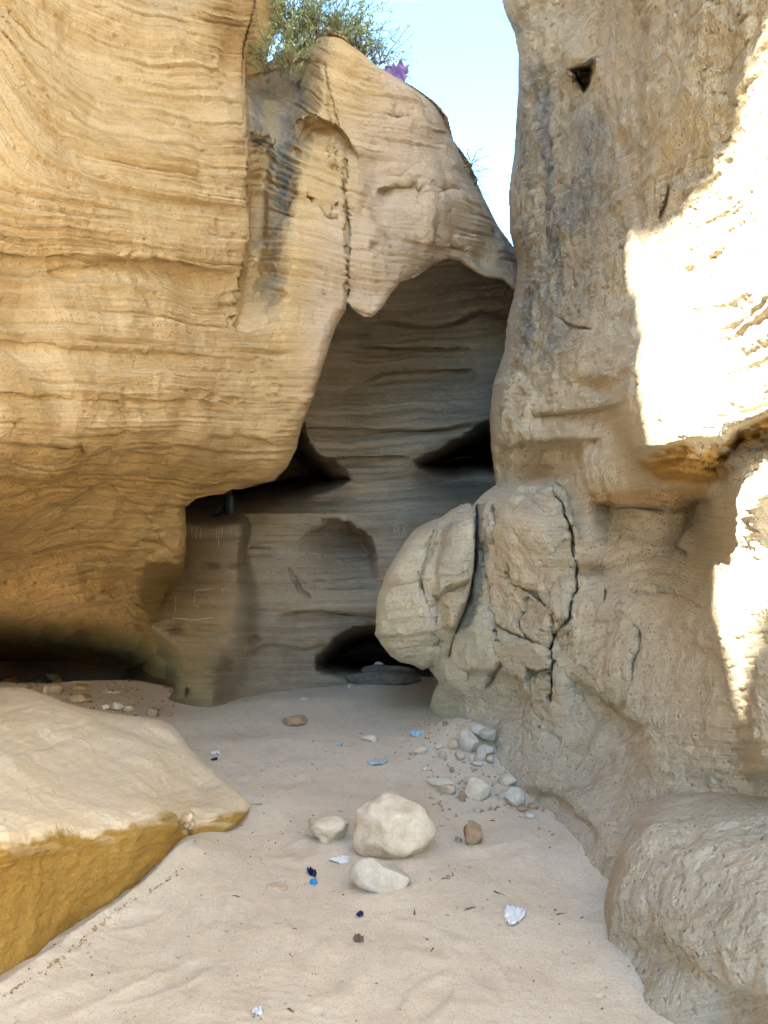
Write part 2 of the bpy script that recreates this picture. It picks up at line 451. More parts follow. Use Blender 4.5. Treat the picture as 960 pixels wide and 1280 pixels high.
M['stone_pink'] = stone_mat('buff_stone', (.55, .45, .34), (.40, .30, .21))
M['stone_ochre'] = stone_mat('ochre_stone', (.48, .33, .16), (.33, .20, .08))
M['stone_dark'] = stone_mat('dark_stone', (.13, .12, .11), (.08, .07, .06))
M['stone_brown'] = stone_mat('brown_stone', (.36, .26, .17), (.24, .16, .10))
def plain(name, c, rough=.6, spec=.4, noise_amt=.25, scale=40.0):
    m, nt, bs = nodes(name)
    bs.inputs['Roughness'].default_value = rough; bs.inputs['Specular IOR Level'].default_value = spec
    tcn = N(nt, 'TexCoord'); t = N(nt, 'TexNoise', Scale=scale, Detail=4.0); nt.links.new(tcn.outputs['Object'], t.inputs['Vector'])
    nt.links.new(mix(nt, math_(nt, 'MULTIPLY', t.outputs[0], noise_amt), c, tuple(v * .4 for v in c)), bs.inputs['Base Color'])
    return m

# ------------------------------------------------------------------ ground
FOOT = [(random.uniform(-1.2, 1.6), random.uniform(2.2, 6.5), random.uniform(.04, .07), random.uniform(.09, .14), random.uniform(-60, 60)) for _ in range(46)]
def gz(x, y):
    x = np.asarray(x, float); y = np.asarray(y, float)
    sh = x.shape; x = x.ravel(); y = y.ravel()
    p = np.stack([x, y, np.zeros_like(x)], -1)
    h = .035 * fbm(p * .9, 2, 31) + .007 * fbm(p * 3.1, 3, 41) * sm(9, 3, y)
    h = h + .10 * sm(-1.75, -2.6, x) * sm(4.6, 6.4, y)
    h = h + .12 * np.exp(-((x + .95) / .16) ** 2 - ((y - 3.75) / .3) ** 2) * .6       # drift against the slab tip
    h = h + .16 * np.exp(-((x - .62) / .36) ** 2 - ((y - 5.9) / .7) ** 2)              # mound under the stone heap
    fx = np.interp(y, [2.2, 2.6, 3.0, 3.4, 3.8], [-1.5, -1.26, -1.17, -1.03, -.93])
    h = h + .05 * np.exp(-np.abs(x - fx - .02) / .10) * sm(2.0, 2.4, y) * sm(3.9, 3.5, y)
    h = h + .10 * sm(.85, 1.5, x) * sm(5.2, 3.2, y)
    h = h - .8 * sm(7.95, 8.5, y) * sm(-1.5, -1.9, x)
    h = h - .7 * sm(8.75, 9.3, y) * sm(1.6, .9, np.abs(x))
    for bx, by, br in ((.042, 3.75, .20), (-.01, 3.42, .16), (-.275, 3.95, .11), (.43, 3.85, .07)):      # sand drifted round the larger stones
        h = h + .17 * br * np.exp(-((x - bx) ** 2 + (y - by) ** 2) / (1.1 * br) ** 2)
    near = (y > 1.5) & (y < 8) & (np.abs(x) < 2.5)
    if near.any():
        xn, yn = x[near], y[near]; hn = np.zeros_like(xn)
        for fx, fy, a, b, rot in FOOT:
            c, s = math.cos(R(rot)), math.sin(R(rot))
            u = (xn - fx) * c + (yn - fy) * s; v = -(xn - fx) * s + (yn - fy) * c
            r2 = (u / a) ** 2 + (v / b) ** 2
            hn += -.006 * np.exp(-r2 ** 2) + .0028 * np.exp(-(np.sqrt(r2) - 1.5) ** 2 / .12)
        h[near] += hn
    return h.reshape(sh)
def ground_at(px, py):
    """photo pixel -> point on the sand"""
    h = 0.0
    for _ in range(8):
        Y = gd(py, h); p = unproj(np.array(float(px)), np.array(float(py)), Y)
        h = .5 * h + .5 * float(gz(p[0], p[1]))
    return np.array([p[0], p[1], float(gz(p[0], p[1]))])
def make_ground():
    pyr = np.arange(1420, 842, -1.5); yy = [gd(v) for v in pyr]
    b, y, s = [], yy[0], .03
    while y > -60: y -= s; s = min(s * 1.3, 12); b.append(y)
    f, y, s = [], yy[-1], .06
    while y < 400: y += s; s *= 1.3; f.append(y)
    ys = np.array(b[::-1] + list(yy) + f)
    xm = np.arange(-2.4, 2.4, .0085)
    e, x, s = [], 2.4, .02
    while x < 300: x += s; s *= 1.35; e.append(x)
    xs = np.concatenate([-np.array(e[::-1]), xm, np.array(e)])
    X, Y = np.meshgrid(xs, ys); H, W = X.shape
    Z = gz(X, Y)
    X, Y, Z = X.ravel(), Y.ravel(), Z.ravel()
    near = (np.abs(X) < 3) & (Y > 1) & (Y < 10)
    p = np.stack([X, Y, 0 * X], -1)[near]
    Z[near] += .0022 * fbm(p * 9, 3, 51) + .0012 * fbm(p * 34, 2, 61)
    # wind ripples in patches
    rp = np.sin((p[:, 0] * .35 + p[:, 1]) * 150 + 4 * noise(p * 2.5, 70)) * sm(.15, .5, noise(p * 1.3, 71))
    Z[near] += .0008 * rp
    idx = np.arange(H * W).reshape(H, W)
    q = np.stack([idx[:-1, :-1], idx[:-1, 1:], idx[1:, 1:], idx[1:, :-1]], -1).reshape(-1, 4)
    me = np_mesh('sand_ground', np.stack([X, Y, Z], -1), q)
    return put('sand_ground', me, M['sand'], kind='structure', label='pale trampled sand floor of the canyon')
make_ground()

# ------------------------------------------------------------------ the rock masses
def shaper(prof, st=.03, lump=.07, med=.022, fine=.006, pit=.02, pit_lo=.25, st_lo=.25, warp=5.0, extra=None, stmask=None):
    def f(co, px, py, D, bed, n):
        b = bed + warp * noise(co * 1.1, 3) + 1.6 * noise(co * 4.5, 4)
        amp = st_lo + (1 - st_lo) * sm(-.35, .45, fbm(np.stack([co[:, 0] * .8, co[:, 1] * .8, bed * .012], -1), 2, 8))
        o = st * strata(b, prof) * amp * (stmask(px, py) if stmask else 1)
        gm = sm(-.05, .4, noise(np.stack([co[:, 0] * 1.1, co[:, 1] * 1.1, bed * .055], -1), 33))
        o = o - 1.0 * st * groove(b, prof) * gm * (stmask(px, py) if stmask else 1)
        o = o + lump * fbm(co * .85, 3, 11) + med * fbm(co * 3.7, 3, 15) + fine * fbm(co * 17, 3, 19)
        # pits strung along the bedding
        pn = noise(np.stack([co[:, 0] * 13, co[:, 1] * 13, bed * .19], -1), 23)
        zone = sm(pit_lo - .25, pit_lo + .3, fbm(co * 1.6, 2, 27))
        o = o - pit * sm(.42, .72, pn) * zone
        pn2 = noise(np.stack([co[:, 0] * 5.5, co[:, 1] * 5.5, bed * .09], -1), 29)
        o = o - 1.6 * pit * sm(.55, .8, pn2) * zone
        if extra is not None: o = o + extra(co, px, py, bed)
        return o
    return f

# --- B: back of the cave with the pillar stub
B_poly = [(-160, 230), (540, 230), (600, 330), (640, 345), (760, 352), (760, 1010), (-160, 1010)]
B_ctrl = [(-160, 240, 9.0), (-160, 600, 8.6), (-160, 860, 8.6), (-160, 1000, 8.6), (60, 240, 9.0), (300, 240, 9.2), (450, 240, 9.0), (600, 240, 9.0), (760, 240, 9.2),
          (440, 384, 8.0), (470, 400, 8.25), (510, 362, 7.9), (560, 332, 7.9), (610, 352, 8.15), (650, 370, 8.4),
          (560, 372, 8.6), (610, 376, 8.6), (560, 402, 8.9), (500, 400, 8.5), (630, 398, 8.8), (700, 420, 9.0),
          (560, 450, 9.1), (450, 450, 8.7), (400, 500, 8.4), (400, 540, 8.35), (480, 520, 8.7), (560, 520, 8.9), (480, 580, 8.55), (620, 470, 9.1), (520, 560, 8.65), (640, 560, 9.0),
          (480, 620, 8.45), (560, 620, 8.7), (620, 620, 8.9), (560, 680, 8.5), (600, 740, 8.6), (490, 680, 8.3),
          (400, 600, 8.3), (300, 600, 8.3), (200, 600, 8.2), (100, 600, 8.2), (400, 640, 8.2), (340, 660, 7.95), (420, 730, 8.15), (350, 740, 7.9), (500, 740, 8.3), (420, 790, 8.15), (350, 800, 7.85), (520, 780, 8.4),
          (320, 868, 7.65), (360, 864, 7.95), (400, 858, 8.2), (450, 853, 8.45), (520, 852, 8.5), (600, 850, 8.6),
          (240, 700, 7.9), (240, 800, 7.75), (285, 880, 7.5), (240, 884, 7.5), (200, 886, 7.65), (100, 886, 8.0), (150, 800, 7.75), (100, 700, 8.9),
          (60, 1000, 9.0), (300, 1000, 7.9), (500, 1000, 8.6), (760, 1000, 8.9), (760, 700, 9.0)]
B_f = rbf(B_ctrl)
def B_depth(px, py):
    D = B_f(px, py)
    D = D + b_ledge(px, py, [(440, 412), (475, 402), (492, 403), (515, 409), (545, 411), (575, 403), (602, 391), (625, 396), (660, 404)], .45, 4, 30)
    D = D + b_ledge(px, py, [(440, 436), (480, 434), (560, 440), (600, 436)], .24, 4, 18)
    D = D + b_ledge(px, py, [(430, 492), (455, 482), (480, 470), (530, 466), (600, 463)], .26, 3, 18)
    D = D + b_ledge(px, py, [(360, 540), (400, 535), (470, 539), (560, 536), (600, 530)], .24, 3, 20)
    D = D + b_ledge(px, py, [(380, 575), (440, 573), (500, 574), (520, 576)], .20, 3, 16)
    D = D + b_ledge(px, py, [(390, 602), (450, 601), (500, 598), (520, 600)], .07, 2, 14)
    # black hollow at right under a slanting lip
    hol = smooth_poly([(512, 578), (540, 566), (566, 550), (590, 537), (612, 526), (660, 510), (660, 592), (600, 594), (560, 596), (530, 592)], 2, True)
    D = D + b_hollow(px, py, hol, 7.0, 24)
    D = D + b_gauss(px, py, 585, 596, 62, 26, .9) * sm(545, 590, py + .45 * (px - 560)) - b_gauss(px, py, 560, 535, 60, 14, .15, -25)
    # hollow behind the nose of the left wall
    hol2 = smooth_poly([(180, 520), (380, 520), (384, 548), (400, 566), (432, 588), (446, 600), (410, 616), (360, 630), (300, 640), (180, 638)], 2, True)
    D = D + b_hollow(px, py, hol2, 7.0, 30)
    D = D + b_gauss(px, py, 330, 622, 95, 20, .9) * (py < 640)
    # pillar stub
    pil = smooth_poly([(180, 644), (225, 638), (262, 645), (285, 642), (303, 642), (314, 652), (316, 668), (312, 690), (308, 720), (306, 760), (302, 800), (284, 830), (282, 862), (278, 884), (278, 960), (80, 960), (118, 850), (160, 790), (198, 745), (214, 700), (214, 660)], 2, True)
    s, _, _ = sdf(px, py, pil)
    D = D - (.22 + .40 * (1 - sm(640, 820, py))) * sm(-2 - 26 * sm(680, 760, py), 16, s) - b_gauss(px, py, 262, 850, 22, 40, .12)
    # arched niche
    ar_ = smooth_poly([(370, 668), (392, 656), (410, 646), (430, 646), (450, 658), (466, 678), (474, 700), (482, 726), (480, 745), (440, 752), (400, 740), (360, 700)], 2, True)
    D = D + b_poly(px, py, ar_, .95, 12) * (1 - sm(655, 748, py)) * sm(365, 460, px)
    D = D + b_ledge(px, py, [(340, 770), (400, 764), (470, 768), (540, 768)], .20, 3, 16)
    # low black cave mouth
    mouth = smooth_poly([(386, 838), (402, 808), (425, 788), (458, 778), (500, 778), (545, 784), (580, 796), (580, 848), (520, 852), (430, 850)], 2, True)
    D = D + b_hollow(px, py, mouth, 7.0, 28)
    D = D + b_hollow(px, py, [(-320, 742), (40, 748), (130, 758), (195, 782), (228, 815), (236, 845), (228, 868), (150, 905), (-320, 905)], 6.5, 62, 1.6)
    for a in ((262, 708, 9, 2.6), (296, 708, 9, 2.4), (224, 786, 9, 4), (318, 800, 6, 5), (235, 865, 3, 7), (330, 690, 14, 2), (470, 697, 14, 3), (285, 830, 7, 5)):
        D = D + b_gauss(px, py, *a, .12)
    D = D + b_crack(px, py, [(360, 710), (372, 728), (386, 748)], 1.6, .06)
    D = D + b_ledge(px, py, [(300, 815), (340, 806), (380, 812), (420, 800)], .12, 4, 20) + b_ledge(px, py, [(200, 788), (250, 784), (300, 792)], .06, 3, 16)
    return np.clip(D, 4, 19)
def B_bed(px, py, D): return py + .02 * (px - 400) + 5 * np.sin(px / 90.)
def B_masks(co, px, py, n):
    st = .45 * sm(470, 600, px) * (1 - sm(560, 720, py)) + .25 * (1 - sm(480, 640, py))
    oc = .85 * sm(370, 230, px) * sm(600, 690, py)  # ochre of the pillar side, also darkened to paint the recess shade
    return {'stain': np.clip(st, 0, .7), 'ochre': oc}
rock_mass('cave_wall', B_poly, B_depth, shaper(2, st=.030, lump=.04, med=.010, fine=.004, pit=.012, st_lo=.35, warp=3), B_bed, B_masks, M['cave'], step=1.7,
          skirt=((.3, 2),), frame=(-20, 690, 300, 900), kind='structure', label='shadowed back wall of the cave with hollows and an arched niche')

# --- A: left wall with the buttress behind it
A_EDGE = [(318, -1200), (318, 0), (306, 60), (303, 95), (307, 190), (308, 300), (301, 350), (296, 400)]
A_poly = [(-560, -2700), (0, -1600), (250, -1150), (325, -1000), (352, -300), (358, 0), (354, 32), (338, 52), (334, 78), (348, 70), (380, 55),
          (402, 45), (416, 40), (430, 45), (450, 64), (470, 82), (492, 95), (520, 110), (545, 128), (560, 146), (567, 175), (588, 203), (604, 245),
          (624, 284), (640, 305), (660, 330), (700, 340), (700, 368), (652, 366), (640, 362), (630, 351), (618, 348), (606, 347), (592, 340), (576, 328),
          (561, 324), (542, 331), (520, 346), (500, 354), (490, 366), (478, 386), (466, 396), (455, 396), (442, 388), (434, 377), (431, 391),
          (420, 408), (408, 445), (392, 496), (377, 533), (371, 560), (360, 584), (344, 601), (322, 606), (306, 611), (290, 612), (280, 617), (262, 619),
          (243, 624), (231, 634), (233, 664), (230, 710), (222, 728), (216, 745), (214, 775), (212, 900), (212, 1010), (-560, 1010)]
A_ctrl = [(-560, -2600, 2.5), (-560, -600, 2.45), (-560, 0, 2.4), (-560, 300, 2.35), (-560, 540, 2.3), (-560, 640, 2.6), (-560, 800, 3.4), (-560, 1010, 3.8),
          (-250, 0, 3.1), (-250, 300, 2.9), (-250, 540, 2.8), (-250, 620, 3.1), (-250, 800, 4.6), (-250, 1000, 5.0),
          (0, -1100, 4.9), (0, -400, 4.6), (0, -60, 4.25), (0, 100, 4.0), (0, 220, 3.75), (0, 340, 3.6), (0, 460, 3.5), (0, 550, 3.5), (0, 590, 3.75), (0, 640, 4.3), (0, 720, 5.5), (0, 790, 7.2), (0, 840, 8.0), (0, 880, 8.3), (0, 1000, 8.4),
          (90, 40, 4.75), (90, 160, 4.5), (90, 300, 4.15), (90, 450, 4.0), (90, 555, 4.05), (90, 600, 4.4), (90, 660, 4.9), (90, 740, 6.0), (90, 800, 7.3), (90, 850, 8.0), (90, 890, 8.1),
          (170, -500, 5.4), (170, 20, 5.2), (170, 150, 4.95), (170, 300, 4.7), (170, 450, 4.6), (170, 560, 4.7), (170, 605, 5.1), (170, 660, 5.4), (170, 730, 6.1), (170, 800, 7.1), (170, 880, 7.5), (170, 1000, 7.6), (214, 770, 7.6), (208, 830, 8.2), (205, 900, 8.4), (190, 760, 6.75), (180, 830, 7.3),
          (240, 0, 5.6), (240, 150, 5.35), (240, 300, 5.15), (240, 450, 5.1), (240, 560, 5.3), (235, 615, 5.75), (222, 660, 5.75), (222, 705, 5.95),
          (300, -500, 6.1), (300, 0, 6.0), (295, 150, 5.75), (295, 300, 5.6), (300, 420, 5.6), (300, 500, 5.65), (300, 560, 5.8), (300, 605, 6.2),
          (345, 430, 5.9), (345, 520, 5.95), (345, 590, 6.2),
          (372, 400, 6.0), (372, 300, 6.15), (378, 200, 6.35), (390, 120, 6.55), (405, 50, 6.8),
          (425, 385, 6.25), (400, 460, 6.1), (378, 530, 6.15), (430, 300, 6.3), (430, 200, 6.5), (430, 110, 6.7),
          (480, 300, 6.5), (480, 380, 6.5), (490, 200, 6.85), (480, 110, 7.0), (530, 330, 7.1), (530, 250, 7.0), (540, 160, 7.3), (565, 170, 7.6),
          (580, 320, 7.5), (590, 250, 7.5), (630, 330, 7.9), (640, 320, 8.1), (700, 350, 8.6), (340, 0, 7.0), (340, -500, 7.4), (335, 90, 6.9)]
A_f = rbf(A_ctrl)
def A_depth(px, py):
    D = A_f(px, py)
    # slot between the left wall and the buttress
    ex = np.interp(py, [p[1] for p in A_EDGE], [p[0] for p in A_EDGE])
    cr_ = np.interp(py, [-1200, 60, 95, 150, 250, 330, 420], [420, 420, 408, 392, 372, 362, 350])      # buttress corner
    fade = 1 - sm(350, 425, py)
    slot = sm(-2, 7, px - ex) * (1 - sm(-48, 6, px - cr_))
    D = D + slot * fade * (.45 + .25 * sm(40, 120, py))
    # round edge of the left wall before the slot
    t = np.clip((ex - px) / 26, 0, 1); D = D + .22 * (1 - np.sqrt(1 - (1 - t) ** 2)) * fade * (px < ex)
    # niche and dark hollow high in the slot
    D = D + b_poly(px, py, [(306, 165), (338, 172), (342, 196), (336, 240), (333, 300), (306, 320)], .22, 10)
    D = D + b_ledge(px, py, [(300, 100), (340, 88), (372, 74), (408, 78)], .10, 2, 14)
    # lower bedding shelf on the left wall
    D = D + b_ledge(px, py, [(-20, 308), (60, 326), (130, 322), (200, 328), (270, 345), (300, 350)], .14, 7, 38)
    D = D + b_ledge(px, py, [(40, 345), (90, 335), (160, 322), (205, 340)], .07, 4, 22)
    D = D + b_ledge(px, py, [(180, 320), (225, 330), (262, 340), (300, 345)], .10, 5, 30)
    D = D + b_ledge(px, py, [(-30, 552), (60, 554), (104, 556), (106, 568), (215, 562), (222, 558), (300, 566), (352, 566)], .10, 2, 30)
    D = D + b_ledge(px, py, [(255, 548), (300, 542), (330, 548), (346, 556)], .09, 4, 18)
    D = D + b_ledge(px, py, [(-60, 424), (60, 432), (180, 440), (300, 452)], .05, 5, 30)
    D = D + b_ledge(px, py, [(-60, 490), (80, 496), (220, 500), (370, 512)], .04, 4, 20)
    D = D + b_gauss(px, py, 250, 492, 7, 4, .06) + b_gauss(px, py, 268, 496, 8, 3, .07) + b_gauss(px, py, 293, 500, 8, 4, .06) + b_gauss(px, py, 345, 440, 9, 6, .06)
    # hollows in the lower ochre bulge
    D = D + b_gauss(px, py, 188, 675, 12, 3.2, .10, 10) + b_gauss(px, py, 205, 683, 14, 3, .09, 14) + b_gauss(px, py, 222, 694, 9, 3, .08, 25)
    D = D + b_gauss(px, py, 120, 747, 9, 3, .08, -12) + b_gauss(px, py, 182, 760, 10, 3, .10, 10)
    D = D + b_ledge(px, py, [(60, 640), (130, 610), (180, 640), (215, 690), (236, 712)], .06, 5, 30)
    # swallow holes and hollows of the buttress
    D = D + b_ledge(px, py, [(366, 160), (398, 150), (420, 158), (450, 196)], .26, 4, 26)
    D = D + b_gauss(px, py, 400, 160, 15, 9, .12) + b_gauss(px, py, 494, 147, 10, 4, .22, 10) + b_gauss(px, py, 368, 190, 4, 4, .08)
    D = D + b_ledge(px, py, [(470, 240), (495, 232), (515, 230), (535, 245)], .26, 3, 16) + b_gauss(px, py, 560, 240, 14, 8, .16)
    D = D + b_gauss(px, py, 467, 308, 5, 5, .08, -30) + b_gauss(px, py, 413, 273, 8, 4, .09) + b_gauss(px, py, 352, 370, 8, 5, .08)
    D = D + b_poly(px, py, [(452, 190), (520, 205), (528, 300), (470, 330), (452, 260)], .10, 30)
    D = D + b_poly(px, py, [(528, 210), (548, 225), (552, 300), (522, 330), (520, 300)], -.08, 26)
    # fissures
    D = D + b_crack(px, py, [(432, 200), (430, 235), (434, 275), (433, 300), (432, 345), (432, 382)], 2.6, .08, .6)
    D = D + b_crack(px, py, [(408, 82), (410, 110), (416, 140), (420, 165), (415, 180), (418, 208)], 2.2, .05, .8)
    D = D + b_crack(px, py, [(540, 292), (553, 302), (562, 306), (577, 312)], 2.2, .2)
    D = D + b_crack(px, py, [(385, 240), (398, 262), (408, 272), (420, 255)], 1.8, .10)
    D = D + np.where(px > 432, .10, 0) * sm(230, 300, py) * (1 - sm(436, 475, px)) * (py < 420)
    # the foot runs back into the wall of the cave
    m = (py > 690) & (px < 400)
    if m.any():
        x, y = px[m], py[m]
        t = np.maximum(sm(735, 850, y), sm(168, 226, x) * sm(690, 750, y))
        D[m] = D[m] * (1 - t) + t * (B_depth(x, y) + .35)
    return np.clip(D, 1.6, 15)
def A_bed(px, py, D):
    x = np.clip(px, -700, 760)
    drop = 105 * (1 - sm(60, 330, py))
    left = py + drop * np.exp(-np.clip(x, -150, 400) / 85) - .11 * np.clip(x, -700, 320) * (1 - .75 * sm(380, 520, py))
    # buttress beds dip to the right above, curl near the top
    dipr = np.interp(py, [0, 120, 260, 400, 520], [.75, .55, .32, .12, .05])
    right = py - dipr * (x - 320) - 16 * np.sin((x - 330) / 60.) * (1 - sm(150, 330, py)) + 12
    t = sm(300, 345, x) * (1 - sm(380, 480, py))
    b = left * (1 - t) + (right - 40) * t
    # cross-bedded lower bulge
    cb = py + .35 * (x - 120) + 20 * np.sin(x / 55.)
    k = sm(600, 640, py) * sm(-60, 60, x) * .7
    return b * (1 - k) + cb * k
def A_masks(co, px, py, n):
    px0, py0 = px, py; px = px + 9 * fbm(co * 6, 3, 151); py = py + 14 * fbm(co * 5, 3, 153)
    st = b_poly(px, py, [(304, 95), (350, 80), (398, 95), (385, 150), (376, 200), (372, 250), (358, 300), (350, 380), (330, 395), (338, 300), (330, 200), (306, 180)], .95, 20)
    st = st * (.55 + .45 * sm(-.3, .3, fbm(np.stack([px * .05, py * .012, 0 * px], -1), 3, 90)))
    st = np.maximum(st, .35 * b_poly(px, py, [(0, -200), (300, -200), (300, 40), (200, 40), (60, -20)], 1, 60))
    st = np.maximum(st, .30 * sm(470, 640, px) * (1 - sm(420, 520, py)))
    oc = .75 * sm(535, 600, py + 25 * noise(co * 1.2, 77)) * sm(365, 285, px)
    oc = np.maximum(oc, .5 * sm(.15, .5, fbm(co * 1.1, 3, 78)) * sm(330, 420, py) * sm(300, 200, px))
    oc = np.maximum(oc, .4 * b_poly(px, py, [(322, -600), (370, -600), (358, 40), (330, 70)], 1, 6))
    pk = .75 * sm(395, 470, px + .25 * (py - 200) + 30 * noise(co * 1.3, 79)) * (1 - sm(420, 560, py))
    return {'stain': st, 'ochre': oc, 'pink': pk}
A_sil_slot = smooth_poly([(334, 78), (380, 55), (416, 40), (450, 64), (492, 95), (545, 128), (567, 175), (604, 245), (640, 305), (660, 330)], 2)
A_sil_lip = [(652, 366), (640, 362), (630, 351), (606, 347), (592, 340), (576, 328), (561, 324), (542, 331), (500, 354), (478, 386), (466, 396), (442, 388)]
A_sil_nose = [(431, 391), (420, 408), (408, 445), (392, 496), (377, 533), (371, 560), (360, 584), (344, 601), (306, 611)]
rock_mass('canyon_wall_left', A_poly, A_depth, shaper(1, st=.040, lump=.08, med=.024, fine=.007, pit=.03, pit_lo=.12, st_lo=.12), A_bed, A_masks, M['gold'], step=1.55,
          sil=((A_sil_slot, 30, .4), (A_sil_lip, 10, .12), (A_sil_nose, 16, .2), ([(231, 634), (233, 664), (230, 710), (214, 726)], 14, .2)),
          kind='structure', label='golden banded sandstone wall overhanging at left with cracked buttress behind')

# --- C: right wall
C_sil = [(560, -900), (600, -450), (622, -120), (627, 0), (632, 18), (643, 42), (648, 70), (648, 110), (643, 190), (636, 240), (637, 290), (647, 330), (642, 370), (634, 400), (630, 440), (616, 480), (612, 520), (614, 560), (620, 606)]
C_poly = C_sil + [(604, 617), (588, 634), (566, 690), (556, 740), (548, 790), (540, 815), (536, 836), (548, 852), (541, 868), (536, 888), (520, 906), (512, 930), (512, 1010), (600, 1160), (740, 1420), (1560, 1420), (1560, -2300), (900, -1300)]
C_ctrl = [(600, -450, 7.4), (640, 0, 7.2), (640, 130, 7.0), (640, 250, 6.9), (640, 400, 6.7), (618, 500, 6.7), (616, 590, 6.55),
          (700, -400, 6.6), (700, 0, 6.2), (700, 130, 6.0), (700, 250, 5.8), (700, 400, 5.6), (690, 500, 5.5), (690, 590, 5.55), (655, 560, 5.9),
          (780, -400, 4.3), (780, 0, 4.5), (780, 130, 4.5), (780, 250, 4.5), (770, 400, 4.4), (768, 490, 4.15), (765, 540, 4.4),
          (870, -500, 3.0), (870, 0, 3.35), (870, 130, 3.38), (870, 250, 3.38), (870, 400, 3.3), (840, 500, 3.3), (845, 556, 3.3), (810, 570, 3.7),
          (960, -500, 2.35), (960, 0, 2.68), (960, 130, 2.74), (960, 250, 2.78), (960, 400, 2.75), (960, 520, 2.8), (920, 545, 2.95),
          (850, 605, 3.55), (890, 600, 3.3), (790, 610, 4.2), (740, 600, 4.75), (730, 560, 4.75),
          (850, 640, 3.95), (885, 640, 3.8), (780, 645, 4.45), (700, 650, 5.15), (640, 650, 5.7), (608, 660, 6.0), (580, 650, 6.5), (566, 720, 6.6), (552, 790, 6.5),
          (700, 750, 5.0), (640, 750, 5.6), (600, 790, 5.85), (575, 840, 6.05), (640, 850, 5.55), (700, 850, 4.9), (550, 865, 6.55),
          (800, 750, 4.25), (800, 850, 4.05), (850, 850, 3.75), (850, 950, 3.5), (760, 950, 4.15), (760, 1030, 3.8), (690, 940, 4.75), (640, 930, 5.3), (590, 890, 6.05),
          (885, 720, 3.65), (915, 640, 3.0), (925, 750, 2.98), (960, 650, 2.8), (960, 750, 2.8), (960, 900, 2.9), (915, 880, 3.15), (960, 1000, 3.05), (880, 1000, 3.35), (850, 1100, 3.35), (960, 1150, 3.1),
          (545, 893, 'g'), (562, 908, 'g'), (610, 948, 'g'), (655, 992, 'g'), (704, 1042, 'g'), (758, 1094, 'g'), (560, 1000, 6.6), (640, 1100, 5.0), (740, 1300, 3.7), (900, 1400, 3.2),
          (1300, 250, 2.05), (1300, -900, 1.7), (1500, -2200, 1.9), (1300, 600, 1.95), (1300, 900, 2.0), (1540, 300, 1.75), (1540, 1000, 1.75), (1300, 1400, 2.1), (1000, -1300, 2.9)]
C_f = rbf(C_ctrl)
